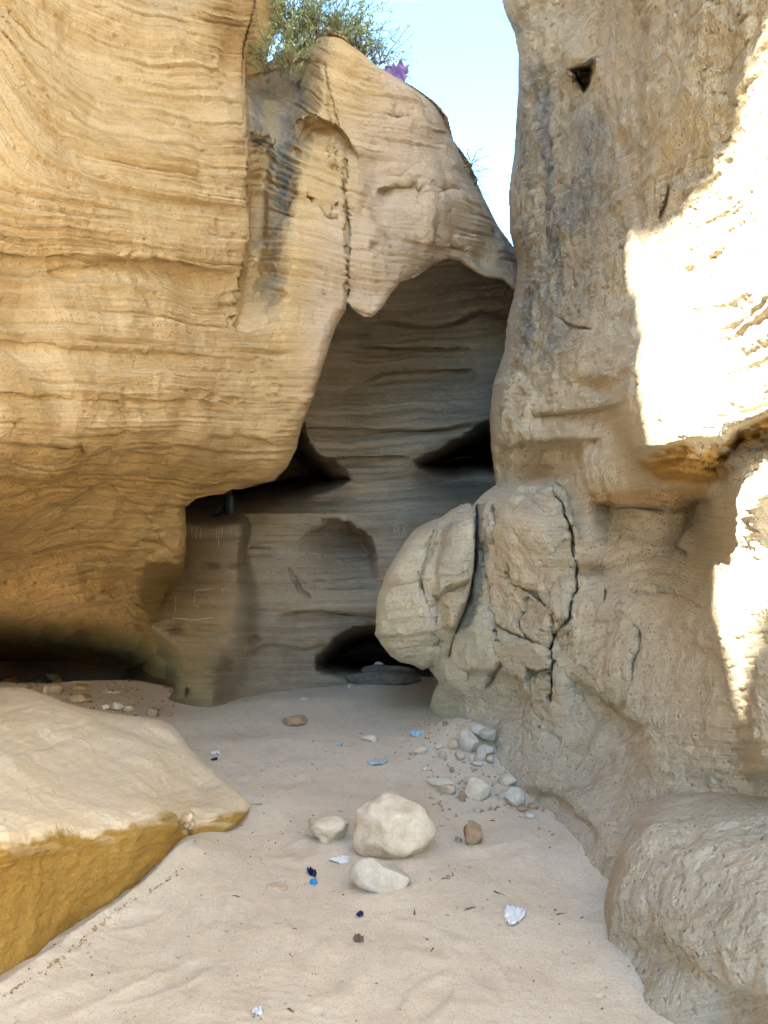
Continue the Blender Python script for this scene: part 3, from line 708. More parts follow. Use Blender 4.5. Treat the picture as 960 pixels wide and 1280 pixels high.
def C_depth(px, py):
    D = C_f(px, py)
    # the big overhanging bulge at right: lip and undercut
    und = smooth_poly([(742, 632), (790, 634), (850, 630), (884, 622), (890, 600), (894, 640), (888, 720), (880, 775), (850, 770), (780, 700), (745, 660)], 1, True)
    D = D + b_poly(px, py, und, .14, 44)
    D = D + b_ledge(px, py, [(730, 626), (790, 632), (850, 630), (905, 616)], .42, 2.5, 60) - b_gauss(px, py, 842, 545, 55, 55, .16)
    D = D + b_ledge(px, py, [(760, 545), (790, 562), (830, 560), (870, 552), (905, 556), (925, 535), (980, 515)], .16, 5, 46)
    D = D + b_ledge(px, py, [(880, 585), (905, 575), (925, 552), (965, 540)], -.10, 3, 40)
    # shelves left of the bulge
    D = D + b_ledge(px, py, [(655, 520), (690, 517), (730, 514), (765, 508), (790, 500)], .22, 3, 26)
    D = D + b_gauss(px, py, 745, 483, 20, 10, .28, 10) + b_ledge(px, py, [(640, 552), (680, 550), (730, 549), (760, 548)], .16, 3, 30)
    D = D + b_ledge(px, py, [(618, 550), (650, 552), (690, 554), (720, 550)], .08, 2.5, 30) + b_gauss(px, py, 660, 590, 26, 14, .15)
    D = D - b_gauss(px, py, 778, 512, 15, 16, .08)
    # stone with the dark triangular hollow
    D = D - b_gauss(px, py, 722, 68, 22, 34, .18)
    tri = [(712, 86), (728, 82), (741, 78), (742, 90), (738, 104), (730, 118), (722, 106)]
    D = D + b_poly(px, py, tri, .9, 7)
    D = D - b_crack(px, py, [(712, 94), (726, 92), (741, 90)], 2, .22, .5)
    # blocky lower wall: top of the fallen block, joints, shelves
    D = D + b_crack(px, py, [(692, 612), (700, 626), (708, 645), (714, 670), (718, 690), (720, 716), (722, 736)], 2.0, .16)
    D = D + b_crack(px, py, [(618, 632), (620, 655), (618, 680)], 2.2, .16) + b_crack(px, py, [(638, 705), (640, 724)], 2.6, .16)
    D = D + b_crack(px, py, [(690, 770), (692, 792), (688, 812), (690, 840), (690, 876)], 2.2, .18)
    D = D + b_crack(px, py, [(722, 736), (716, 750), (714, 772), (690, 800)], 1.8, .14) + b_crack(px, py, [(757, 738), (760, 754)], 2.2, .14)
    D = D + b_crack(px, py, [(778, 758), (794, 780), (802, 792), (792, 826), (788, 852)], 1.6, .10) + b_crack(px, py, [(802, 748), (850, 742), (880, 760)], 1.6, .06)
    D = D + b_crack(px, py, [(625, 830), (614, 848), (610, 858)], 3, .14) + b_crack(px, py, [(660, 745), (652, 775), (654, 795)], 1.8, .10) + b_crack(px, py, [(606, 690), (612, 740), (622, 800)], 2, .10)
    D = D + b_crack(px, py, [(604, 772), (640, 792), (688, 812)], 2, .10) + b_crack(px, py, [(640, 730), (665, 740), (684, 758)], 2.4, .12)
    D = D + b_ledge(px, py, [(620, 612), (645, 618), (668, 622), (690, 606), (705, 612)], -.16, 5, 60)
    D = D + b_ledge(px, py, [(655, 832), (672, 838), (690, 832)], .20, 2, 22) + b_ledge(px, py, [(618, 812), (650, 800), (680, 806), (692, 812)], -.10, 3, 26)
    D = D + b_ledge(px, py, [(574, 832), (610, 838), (640, 846), (660, 852)], .16, 6, 46)
    D = D - b_gauss(px, py, 700, 766, 15, 20, .16) + b_ledge(px, py, [(686, 790), (700, 795), (716, 788)], .16, 2.5, 22)
    D = D + b_ledge(px, py, [(700, 830), (740, 868), (780, 900), (810, 905)], .20, 10, 40) + b_gauss(px, py, 640, 880, 50, 18, .12)
    D = D + b_gauss(px, py, 745, 715, 38, 14, .14) + b_gauss(px, py, 770, 768, 30, 20, -.06) + b_gauss(px, py, 640, 770, 34, 26, .12) - b_gauss(px, py, 655, 670, 38, 34, .08)
    D = D + b_gauss(px, py, 855, 690, 16, 7, .12, 20) - b_gauss(px, py, 815, 650, 24, 16, .07)
    D = D - b_gauss(px, py, 830, 850, 50, 60, .10)
    D = D + b_ledge(px, py, [(620, 975), (680, 992), (730, 1020), (770, 1060)], .10, 8, 40)
    D = D + b_crack(px, py, [(597, 632), (595, 680), (593, 712), (586, 745), (570, 791), (561, 822)], 2.2, .3, .3)
    fb = [(560, 905), (566, 830), (590, 760), (600, 690), (598, 645), (606, 622), (625, 612), (645, 606), (668, 607), (690, 603), (706, 612), (724, 660), (740, 730), (750, 800), (740, 880), (700, 960), (560, 960)]
    D = D + b_poly(px, py, fb, -.18, 7) * (1 - sm(625, 700, py)) + b_poly(px, py, fb, -.18, 62) + b_poly(px, py, [(618, 555), (660, 552), (730, 552), (735, 590), (700, 600), (640, 602), (618, 606)], .22, 12)
    bul = [(1100, 330), (900, 345), (830, 380), (792, 400), (772, 440), (763, 490), (766, 530), (780, 562), (800, 596), (850, 612), (888, 612), (908, 580), (925, 553), (1100, 525)]
    D = D + b_poly(px, py, bul, -.40, 24) + b_poly(px, py, [(903, 585), (930, 552), (1100, 530), (1100, 980), (935, 970), (918, 820), (908, 700)], -.20, 20)
    # nook between the bulge and the near rib
    D = D + b_crack(px, py, [(640, 30), (650, 46)], 5, .1) - b_gauss(px, py, 632, 16, 8, 20, .12)
    D = D + b_crack(px, py, [(834, 235), (832, 258), (826, 270)], 3, .10) + b_crack(px, py, [(700, 400), (715, 408), (735, 412)], 2.5, .10)
    return np.clip(D, 1.5, 14)
def C_bed(px, py, D):
    # beds climb to the right on the near wall, lie flat near the foot
    dip = np.interp(py, [0, 250, 480, 600, 700, 1000], [.95, .62, .30, .06, .02, .12])
    return py + dip * (px - 760) + 8 * np.sin(px / 40.)
def C_masks(co, px, py, n):
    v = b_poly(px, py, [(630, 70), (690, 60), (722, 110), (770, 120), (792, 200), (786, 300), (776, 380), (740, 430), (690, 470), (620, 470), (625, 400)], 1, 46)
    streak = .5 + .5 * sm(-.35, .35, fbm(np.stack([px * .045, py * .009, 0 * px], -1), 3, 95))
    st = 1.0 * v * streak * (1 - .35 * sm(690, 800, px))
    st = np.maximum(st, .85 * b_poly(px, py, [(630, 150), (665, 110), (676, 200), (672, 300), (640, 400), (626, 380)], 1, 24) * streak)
    oc = b_poly(px, py, smooth_poly([(790, 572), (830, 560), (862, 552), (870, 566), (905, 556), (932, 528), (980, 514), (980, 548), (930, 554), (908, 580), (905, 606), (870, 612), (820, 606)], 2, True), .95, 8)  # ochre bed, with the golden bounce glow under the bulge painted in
    oc = oc * (1 - .75 * sm(.1, .4, noise(np.stack([px * .05, py * .22, 0 * px], -1), 97)) * (1 - sm(570, 585, py)))
    oc = np.maximum(oc, .30 * b_poly(px, py, [(735, 612), (800, 606), (890, 600), (888, 634), (745, 634)], 1, 8) * 2)
    oc = np.maximum(oc, .28 * b_poly(px, py, [(640, 575), (680, 565), (720, 580), (700, 610), (655, 605)], 1, 14))
    return {'stain': st, 'ochre': oc}
def C_extra(co, px, py, bed):
    rough = sm(760, 640, px) * sm(690, 560, py)
    blk = sm(585, 625, py) * (.35 * sm(960, 880, px) + .65 * sm(815, 745, px)) * sm(965, 880, py) * sm(560, 590, px)
    m = blk > .02
    out = np.zeros(len(px)); f1 = worley(co[m] * np.array([1.7, 1.7, 1.9]) + .35 * noise(co[m] * 3, 7)[:, None])
    out[m] = blk[m] * (.016 * sm(.0, .06, f1[0]) - .016 + .045 * (f1[1] - .5))
    f2 = worley(co[m] * 6.5 + .3 * noise(co[m] * 8, 9)[:, None]); out[m] += blk[m] * (.003 * sm(0, .2, f2[0]) + .006 * (f2[1] - .5))
    out += -.022 * (1 - .45 * sm(585, 625, py)) * (1 - .5 * sm(760, 880, px)) * np.abs(noise(co * np.array([5, 5, 7]), 131)) - .010 * np.abs(noise(co * np.array([12, 12, 17]), 133)) + .02
    return out + .03 * rough * fbm(co * 9, 3, 101) - .03 * rough * sm(.25, .6, noise(co * np.array([9, 9, 6]), 108)) + .02 * sm(600, 650, py) * sm(840, 740, px) * sm(980, 900, py) * np.abs(fbm(co * 4.2, 3, 105))
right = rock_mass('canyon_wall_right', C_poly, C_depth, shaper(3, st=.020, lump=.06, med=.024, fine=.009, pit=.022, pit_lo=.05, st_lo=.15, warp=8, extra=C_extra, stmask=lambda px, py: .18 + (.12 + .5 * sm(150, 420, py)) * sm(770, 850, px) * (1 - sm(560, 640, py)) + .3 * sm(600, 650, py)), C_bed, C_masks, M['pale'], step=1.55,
          sil=((C_sil, 34, .55), ([(536, 836), (548, 852), (541, 868), (536, 888), (520, 906)], 12, .18)),
          kind='structure', label='pale pitted sandstone wall at right with sunlit bulge and cracked foot')

# --- the cracked block leaning at the left end of the right wall
K_poly = [(588, 628), (575, 631), (562, 638), (554, 645), (540, 650), (520, 660), (505, 678), (493, 698), (484, 712), (477, 732), (471, 746), (470, 778), (469, 794), (477, 806), (488, 820),
          (500, 828), (515, 831), (528, 838), (540, 834), (556, 829), (561, 820), (569, 791), (580, 766), (586, 745), (592, 712), (594, 680), (593, 655), (594, 640)]
K_ctrl = [(472, 770, 6.45), (485, 720, 6.35), (520, 740, 6.1), (510, 690, 6.2), (520, 800, 6.2), (500, 820, 6.45), (540, 830, 6.4), (550, 790, 6.05), (535, 700, 6.1), (550, 660, 6.2),
          (590, 650, 6.0), (590, 700, 5.95), (570, 700, 5.92), (580, 750, 5.95), (600, 625, 6.25), (622, 610, 6.35), (540, 655, 6.3)]
K_f = rbf(K_ctrl, .3)
def K_depth(px, py):
    D = K_f(px, py)
    blk = smooth_poly([(556, 655), (600, 630), (600, 720), (588, 748), (572, 782), (562, 790), (553, 752), (545, 742), (546, 700), (547, 680)], 1, True)
    D = D + b_poly(px, py, blk, -.16, 7)
    D = D + b_ledge(px, py, [(535, 742), (548, 744), (565, 734), (580, 728), (596, 720)], .16, 3, 30)
    D = D + b_crack(px, py, [(548, 652), (536, 690), (528, 730), (536, 765), (552, 810)], 2.2, .06)
    D = D + b_crack(px, py, [(524, 715), (530, 735)], 3, .06) + b_ledge(px, py, [(480, 730), (510, 728), (545, 722)], .04, 2, 16) + b_ledge(px, py, [(470, 794), (500, 796), (540, 800)], .06, 2.5, 18)
    return D
def K_bed(px, py, D): return py + .1 * (px - 520) + 4
block = rock_mass('rock_block', K_poly, K_depth, shaper(3, st=.022, lump=.05, med=.026, fine=.009, pit=.018, pit_lo=.0, st_lo=.3, warp=4, extra=lambda co, px, py, bed: .02 - .03 * np.abs(noise(co * np.array([4, 4, 6]), 131)) - .016 * np.abs(noise(co * np.array([12, 12, 17]), 133))), K_bed,
          lambda co, px, py, n: {'stain': .28 * b_poly(px, py, [(546, 655), (575, 640), (580, 720), (548, 740)], 1, 10), 'ochre': .25 * b_poly(px, py, [(545, 735), (590, 720), (575, 780), (560, 790)], 1, 10)}, M['pale'], step=1.5,
          skirt=((.04, .5), (.12, 3), (.3, 8), (.6, 14), (1.0, 20)), sil=((K_poly[:-9], 16, .28), (K_poly[-11:] + [K_poly[0]], 3, .06)), parent=right, label='leaning block split off by a deep crack')

# --- D: low slab in the left foreground
D_poly = [(-420, 815), (-200, 838), (0, 858), (30, 858), (52, 866), (80, 877), (110, 885), (150, 893), (185, 896), (202, 900), (217, 908), (228, 921), (236, 934), (262, 958), (288, 983), (306, 998), (314, 1008), (304, 1024), (285, 1042), (268, 1054), (246, 1062),
          (236, 1085), (205, 1118), (110, 1195), (60, 1235), (0, 1290), (-120, 1420), (-420, 1420)]
D_ctrl = [(0, 862, 4.75), (60, 872, 4.8), (110, 888, 4.95), (160, 896, 5.1), (200, 903, 5.2), (230, 932, 4.95), (0, 910, 4.0), (0, 960, 3.35), (0, 1010, 2.82), (0, 1048, 2.58), (0, 1100, 2.60), (0, 1160, 2.64), (0, 1235, 2.66), (0, 1280, 2.75),
          (70, 950, 3.85), (70, 1000, 3.2), (70, 1036, 2.87), (70, 1080, 2.88), (70, 1140, 2.92), (70, 1200, 2.95), (140, 950, 4.2), (140, 1000, 3.45), (140, 1028, 3.18), (140, 1070, 3.17), (140, 1135, 3.28), (140, 1170, 3.4),
          (200, 960, 4.3), (200, 1000, 3.75), (200, 1016, 3.55), (205, 1060, 3.52), (205, 1100, 3.6), (235, 1000, 4.05), (236, 1022, 3.82), (240, 1052, 3.85), (270, 985, 4.45), (280, 1014, 4.05), (270, 1045, 4.0), (308, 1008, 4.25),
          (-420, 830, 3.6), (-420, 1000, 2.2), (-420, 1200, 2.0), (-420, 1400, 2.1), (-200, 850, 4.3), (-200, 960, 2.9), (-200, 1050, 2.3), (-200, 1300, 2.35)]
D_f = rbf(D_ctrl, .22)
def D_depth(px, py):
    D = D_f(px, py)
    D = D + b_ledge(px, py, [(20, 905), (90, 925), (150, 945), (192, 958), (215, 950)], .04, 7, 16)
    D = D + b_crack(px, py, [(225, 1030), (238, 1020), (236, 1050)], 3, .04)
    return D
def D_bed(px, py, Dd): return (py - 1030) * 1.0 + .22 * (px - 140)
def D_masks(co, px, py, n):
    rim = np.interp(px, [-400, 0, 70, 140, 200, 222, 238, 280, 314], [1075, 1050, 1036, 1029, 1013, 1018, 1024, 1013, 1009])
    oc = sm(-1, 16, py - rim + 16 * fbm(np.stack([px * .03, py * .03, 0 * px], -1), 4, 5))
    oc = oc * (1 - .55 * sm(.2, .35, noise(np.stack([px * .02, py * .06, 0 * px], -1), 6)) * sm(40, 0, py - rim))
    return {'stain': 0 * px, 'ochre': .95 * oc}
rock_mass('rock_ledge', D_poly, D_depth, shaper(4, st=.010, lump=.05, med=.018, fine=.005, pit=.008, pit_lo=.3, warp=4, extra=lambda co, px, py, bed: sm(1010, 1050, py + .15 * (px - 100)) * (.006 * fbm(co * 8, 3, 140) + .0022 * fbm(co * 34, 3, 143) - .004 * sm(.2, .5, noise(co * np.array([14, 14, 22]), 145)))), D_bed, D_masks, M['slab'], step=1.6,
          skirt=((.03, 1), (.10, 3), (.25, 6), (.6, 10)), frame=(-24, 330, 840, 1304), sil=((D_poly[2:14], 10, .16), (D_poly[13:22], 5, .06)),
          label='low cream rock slab with undercut ochre face beside the sand path', cat='rock')

# --- E: rounded boulder in the right foreground
E_poly = [(744, 1196), (752, 1150), (759, 1110), (768, 1076), (780, 1048), (796, 1024), (815, 1003), (835, 990), (862, 982), (900, 978), (960, 974), (1100, 965), (1400, 990), (1500, 1420), (800, 1420), (772, 1300), (752, 1240)]
E_ctrl = [(752, 1160, 3.05), (770, 1080, 3.1), (800, 1025, 3.15), (840, 993, 3.35), (900, 984, 3.35), (960, 978, 3.3), (1100, 970, 3.1), (1400, 1000, 2.4),
          (800, 1120, 2.82), (850, 1050, 2.8), (900, 1010, 2.95), (960, 1010, 2.85), (850, 1120, 2.62), (920, 1080, 2.5), (960, 1080, 2.42), (800, 1200, 2.72), (860, 1200, 2.45), (960, 1180, 2.2), (780, 1270, 2.62), (850, 1290, 2.42), (960, 1290, 2.15), (800, 1410, 2.6), (1100, 1200, 1.95), (1400, 1300, 1.7), (960, 1420, 2.1)]
E_f = rbf(E_ctrl, .4)
def E_depth(px, py):
    D = E_f(px, py)
    D = D + b_ledge(px, py, [(770, 1160), (800, 1178), (850, 1190), (900, 1235), (980, 1250)], .05, 8, 40) - b_gauss(px, py, 840, 1165, 40, 30, .05) + b_gauss(px, py, 905, 1260, 40, 26, .05)
    return D
rock_mass('boulder', E_poly, E_depth, shaper(5, st=.005, lump=.03, med=.020, fine=.008, pit=.016, pit_lo=.0, warp=6, extra=lambda co, px, py, bed: .004 - .004 * np.abs(noise(co * 6, 135)) - .003 * np.abs(noise(co * 15, 137)) - .006 * sm(.2, .5, noise(co * 32, 139))), lambda px, py, D: py + .2 * (px - 850), lambda co, px, py, n: {'stain': 0 * px, 'ochre': 0 * px}, M['pale'], step=1.6,
          skirt=((.03, 1), (.10, 4), (.3, 9), (.6, 14)), frame=(730, 984, 960, 1304), sil=((E_poly[:12], 26, .22), (E_poly[-3:] + [E_poly[0]], 12, .1)),
          label='large rounded pitted boulder at the right edge of the sand', cat='boulder')

# --- canyon walls going on behind the camera, plus an added rock blocking sun
def rear_wall(name, pts, heights, side, mat, label):
    """pts: plan polyline (x, y) of the canyon side; heights: top height at each; the rock runs 6 m back from it"""
    P_ = np.array(pts, float); L = np.concatenate([[0], np.cumsum(np.hypot(*np.diff(P_, axis=0).T))])
    u = np.linspace(0, L[-1], 160); x = np.interp(u, L, P_[:, 0]); y = np.interp(u, L, P_[:, 1]); h = np.interp(u, L, heights)
    t = np.concatenate([np.linspace(-.1, 1, 90), np.linspace(1.02, 1.6, 8)])
    U, T = np.meshgrid(np.arange(160), t); X = x[U]; Yv = y[U]; Hh = h[U]
    Z = np.where(T <= 1, T * Hh, Hh)
    back = np.where(T > 1, (T - 1) * 10, 0) + .5 * np.sin(np.clip(T, 0, 1) * 5) * .5
    co = np.stack([X + side * back, Yv, Z], -1).reshape(-1, 3)
    co[:, 0] += .25 * fbm(co * .5, 3, 120) + .03 * strata(co[:, 2] * 90, 1); co[:, 1] += .2 * fbm(co * .6, 2, 125)
    idx = np.arange(co.shape[0]).reshape(U.shape)
    q = np.stack([idx[:-1, :-1], idx[:-1, 1:], idx[1:, 1:], idx[1:, :-1]], -1).reshape(-1, 4)
    if side > 0: q = q[:, ::-1]
    me = np_mesh(name, co, np.ascontiguousarray(q)); set_attr(me, 'bed', co[:, 2] * .9); set_attr(me, 'stain', 0 * co[:, 0]); set_attr(me, 'ochre', 0 * co[:, 0])
    return put(name, me, mat, kind='structure', label=label)
rear_wall('canyon_wall_rear_left', [(-2.55, 3.6), (-2.6, 2.2), (-2.6, 2.0), (-2.6, 1.75), (-2.6, .6), (-2.6, -.1), (-2.7, -1.5), (-2.75, -1.9), (-2.75, -2.6), (-2.9, -2.9), (-3.2, -6), (-2.8, -10), (-1.0, -14)], [11.5, 11.2, 10.6, 8.3, 6.8, 5.5, 5.1, 8.6, 8.6, 2.6, 1.5, 1.5, 3.0], -1, M['gold'], 'left canyon wall going on behind the viewer')  # stepped top shaped to cut the sunlit patch on the right wall
def sun_block_rock():  # unseen rock added to keep sun off the upper right wall
    v = ICO_.copy(); v = np.sign(v) * np.abs(v) ** .55; v /= np.abs(v).max()
    v = v * np.array([.75, 2.7, 1.25]); v = v + .22 * fbm(v * .9, 3, 160)[:, None] * v / np.linalg.norm(v, axis=1)[:, None]
    co = v + np.array([-2.75, .1, 10.1])
    me = np_mesh('sun_block_rock', co, np.zeros((0, 4), np.int64), ICOF_); set_attr(me, 'bed', co[:, 2] * .9)
    put('sun_block_rock', me, M['gold'], kind='structure', label='added rock behind the viewer that keeps sun off the upper right wall')
_b = bmesh.new(); bmesh.ops.create_icosphere(_b, subdivisions=5, radius=1)
ICO_ = np.array([v.co[:] for v in _b.verts]); ICOF_ = np.array([[v.index for v in f.verts] for f in _b.faces]); _b.free()
sun_block_rock()
rear_wall('canyon_wall_rear_right', [(1.75, 2.0), (1.9, 1.0), (2.1, -1), (2.6, -3), (3.6, -6), (3.6, -12), (0, -17)], [8.0, 8.0, 6, 3.5, 2.5, 2.5, 3], 1, M['pale'], 'right canyon wall going on behind the viewer')

# ------------------------------------------------------------------ loose stones
_bm = bmesh.new(); bmesh.ops.create_icosphere(_bm, subdivisions=4, radius=1)
ICO = np.array([v.co[:] for v in _bm.verts]); ICOF = np.array([[v.index for v in f.verts] for f in _bm.faces]); _bm.free()
_bm = bmesh.new(); bmesh.ops.create_icosphere(_bm, subdivisions=3, radius=1)
ICO3 = np.array([v.co[:] for v in _bm.verts]); ICOF3 = np.array([[v.index for v in f.verts] for f in _bm.faces]); _bm.free()
def tri_mesh(name, co, f, smooth=True):
    return np_mesh(name, co, np.zeros((0, 4), np.int64), np.asarray(f), smooth)
def stone_mesh(seed, sx, sy, sz, facets, rough, big, dmin=.42):
    r = np.random.default_rng(seed)
    v = (ICO if big else ICO3).copy(); f = ICOF if big else ICOF3
    for _ in range(facets):
        n = r.normal(size=3); n /= np.linalg.norm(n); d = r.uniform(dmin, max(.82, dmin + .1))
        k = v @ n - d; m = k > 0
        v[m] -= k[m, None] * n * .96
    v = v / np.abs(v).max(0) * np.array([1, 1, 1.])
    nn = v / np.linalg.norm(v, axis=1)[:, None]
    v = v + nn * (rough * fbm(v * 1.6 + seed, 3, seed % 50) + .35 * rough * fbm(v * 6 + seed, 2, 5))[:, None]
    return v * np.array([sx, sy, sz]), f
def stone(px, pyb, wpx, hpx, mat, label, seed, facets=7, rough=.10, deep=.85, tilt=0, rot=None, sink=.28, name='stone', group=None, lift=0.0, dmin=.5):
    g = ground_at(px, pyb - .12 * hpx); Y = g[1]
    sx = .5 * wpx * Y / F; down = abs(math.atan2(CAMZ - g[2], Y))
    sy = sx * deep
    sz = max(.22 * sx, (.5 * hpx * Y / F - sy * math.sin(down) * .55) / math.cos(down) * 1.25)
    v, f = stone_mesh(seed, sx, sy, sz, facets, rough, wpx > 24, dmin)
    a = R(tilt); c_, s_ = math.cos(a), math.sin(a)
    v = np.stack([v[:, 0] * c_ - v[:, 2] * s_, v[:, 1], v[:, 0] * s_ + v[:, 2] * c_], -1)
    me = tri_mesh(name, v, f)
    zmin = v[:, 2].min()
    o = put(name, me, M[mat], label=label, cat='stone' if name != 'boulder' else 'boulder', group=group, loc=(g[0], g[1] + sy * .6, 0))
    gg = float(gz(np.array(o.location.x), np.array(o.location.y)))
    o.location.z = gg - zmin * (1 - sink) + zmin * sink * 0 + lift
    return o
stone(491, 1080, 97, 78, 'stone_cream', 'round cream boulder in the middle of the sand, largest loose stone there', 19, facets=6, rough=.15, deep=.95, sink=.36, name='boulder', dmin=.74)
stone(412, 1057, 54, 32, 'stone_cream', 'jagged flat stone touching the left side of the round cream boulder', 12, facets=10, rough=.16, sink=.25)
stone(475, 1118, 78, 46, 'stone_grey', 'smooth grey-white stone half buried in front of the round cream boulder', 13, facets=5, rough=.05, sink=.45, tilt=-6, deep=.8)
stone(594, 1059, 27, 28, 'stone_brown', 'small brown stone with pale top alone right of the round boulder', 14, facets=8, rough=.12)
stone(573, 1054, 9, 7, 'stone_brown', 'tiny brown pebble left of the small brown stone', 15)
stone(367, 909, 33, 15, 'stone_brown', 'rounded brown stone alone on the sand before the cave wall', 16, facets=3, rough=.05, sink=.45)
stone(464, 928, 26, 12, 'stone_cream', 'pale crumbling lump half buried in mid sand', 17, facets=9, rough=.18, sink=.45)
stone(347, 1115, 30, 9, 'stone_pink', 'thin pale stone lying flat left of the blue bottle cap', 18, facets=6, rough=.10, sink=.4)
HG = 'stones heaped at the foot of the right wall'
for k, (x, y, w_, h_, m_, lab, kw) in enumerate([
    (588, 947, 25, 30, 'stone_grey', 'largest grey angular stone standing in the heap below the leaning block', dict(facets=10, rough=.05, tilt=15)),
    (612, 938, 26, 15, 'stone_grey', 'pale blue-grey flat stone on top right of the heap', dict(facets=9, rough=.04, tilt=-8, lift=.05)),
    (607, 946, 22, 13, 'stone_cream', 'beige flat stone beneath the blue-grey stone of the heap', dict(facets=9, rough=.05)),
    (597, 930, 24, 17, 'stone_grey', 'light grey stone at the top centre of the heap', dict(facets=8, rough=.05, lift=.03)),
    (606, 919, 13, 12, 'stone_pink', 'small round stone at the back right of the heap', dict(facets=4)),
    (588, 918, 26, 14, 'stone_pink', 'broad buff stone at the back of the heap', dict(facets=7)),
    (602, 952, 13, 13, 'stone_grey', 'small rounded stone at the front of the heap under the beige one', dict(facets=5, rough=.05)),
    (591, 954, 10, 9, 'stone_cream', 'small cream stone at the front centre of the heap', dict()),
    (575, 952, 14, 12, 'stone_pink', 'buff stone at the front left foot of the heap', dict(facets=6)),
    (614, 956, 13, 11, 'stone_pink', 'buff stone at the front right foot of the heap', dict(facets=7)),
    (576, 927, 12, 11, 'stone_cream', 'small cream stone on the upper left flank of the heap', dict()),
    (567, 939, 15, 13, 'stone_pink', 'buff stone on the left flank of the heap', dict(facets=7)),
    (556, 909, 10, 6, 'stone_brown', 'small dark stone at the wall foot behind the heap', dict()),
    (526, 944, 18, 10, 'stone_cream', 'pale crumbly stone well left of the heap', dict(facets=9, rough=.16)),
    (553, 949, 11, 9, 'stone_pink', 'small buff stone midway left of the heap', dict()),
    (550, 938, 12, 8, 'stone_cream', 'small cream stone left of the heap, behind the buff one', dict()),
    (531, 965, 8, 6, 'stone_cream', 'tiny pale pebble in front of the crumbly stone', dict()),
    (598, 959, 15, 7, 'stone_cream', 'flat cream chip before the front of the heap', dict()),
    (564, 967, 7, 7, 'stone_brown', 'tiny brown pebble between heap and flat slab stones', dict()),
    (554, 985, 40, 12, 'stone_cream', 'long flat cream stone tilted in the sand below the heap', dict(facets=9, rough=.08, tilt=-7, deep=.45)),
    (560, 995, 28, 14, 'stone_pink', 'buff flat stone just in front of the long flat one', dict(facets=8, deep=.7)),
    (597, 1003, 36, 27, 'stone_cream', 'large angular cream stone with undercut edge below the heap', dict(facets=12, rough=.10, tilt=10)),
    (589, 985, 20, 12, 'stone_grey', 'grey-white stone just behind the large angular cream stone', dict(facets=7)),
    (579, 1004, 11, 13, 'stone_brown', 'small brown stone leaning left of the large angular cream stone', dict(facets=8)),
    (645, 1012, 26, 26, 'stone_grey', 'rounded grey-white stone at the wall foot, right of the others', dict(facets=4, rough=.05)),
    (629, 1000, 11, 11, 'stone_grey', 'small whitish stone left of the rounded grey-white stone', dict(facets=4)),
    (636, 984, 25, 17, 'stone_cream', 'yellowish stone half buried against the wall behind the rounded grey-white one', dict(facets=5, sink=.5)),
    (653, 1015, 16, 8, 'stone_brown', 'flat brown stone in front of the rounded grey-white stone', dict(facets=7)),
    (667, 1012, 14, 8, 'stone_brown', 'flat brown stone at the far right end under the wall', dict(facets=7)),
    (663, 1024, 13, 9, 'stone_grey', 'small white stone nearest the viewer at the wall foot', dict(facets=6)),
    (598, 1015, 15, 5, 'stone_grey', 'thin whitish chip in front of the large angular cream stone', dict()),
]):
    stone(x, y, w_, h_, m_, lab, 40 + k, group=HG, **kw)
LG = 'stones in the shade under the left overhang'
for k, (x, y, w_, h_, m_, lab) in enumerate([
    (12, 858, 26, 13, 'stone_ochre', 'flat ochre stone at the left edge above the slab'),
    (72, 860, 17, 15, 'stone_ochre', 'roundest orange stone under the left overhang'),
    (63, 851, 16, 10, 'stone_pink', 'buff stone just behind the roundest orange stone'),
    (47, 857, 9, 8, 'stone_brown', 'small brown stone between the flat ochre and roundest orange stones'),
    (98, 864, 22, 9, 'stone_ochre', 'flat orange stone right of the roundest orange stone'),
    (64, 870, 24, 14, 'stone_brown', 'broad brown stone in front of the roundest orange stone'),
    (100, 880, 30, 12, 'stone_brown', 'long brown stone just behind the rim of the slab'),
    (131, 889, 11, 8, 'stone_cream', 'small cream stone peeping over the rim of the slab'),
    (145, 890, 19, 11, 'stone_pink', 'buff stone right of the small cream one behind the slab'),
    (159, 891, 17, 11, 'stone_pink', 'buff stone behind the slab, rightmost of the two buff ones'),
    (190, 897, 22, 13, 'stone_brown', 'dark pointed stone behind the rounded end of the slab'),
    (211, 896, 8, 5, 'stone_brown', 'tiny dark stone right of the dark pointed one'),
]):
    stone(x, y, w_, h_, m_, lab, 90 + k, group=LG, facets=8)
stone(437, 860, 7, 5, 'stone_grey', 'tiny white pebble on the sand before the cave mouth', 110)
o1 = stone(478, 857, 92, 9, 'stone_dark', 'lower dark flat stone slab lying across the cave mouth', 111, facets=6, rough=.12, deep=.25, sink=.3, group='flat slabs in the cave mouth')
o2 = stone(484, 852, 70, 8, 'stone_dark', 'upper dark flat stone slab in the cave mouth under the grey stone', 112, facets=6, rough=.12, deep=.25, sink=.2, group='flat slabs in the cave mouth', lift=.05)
stone(474, 848, 13, 10, 'stone_grey', 'grey stone perched on the flat slabs in the cave mouth', 113, facets=4, lift=.09)

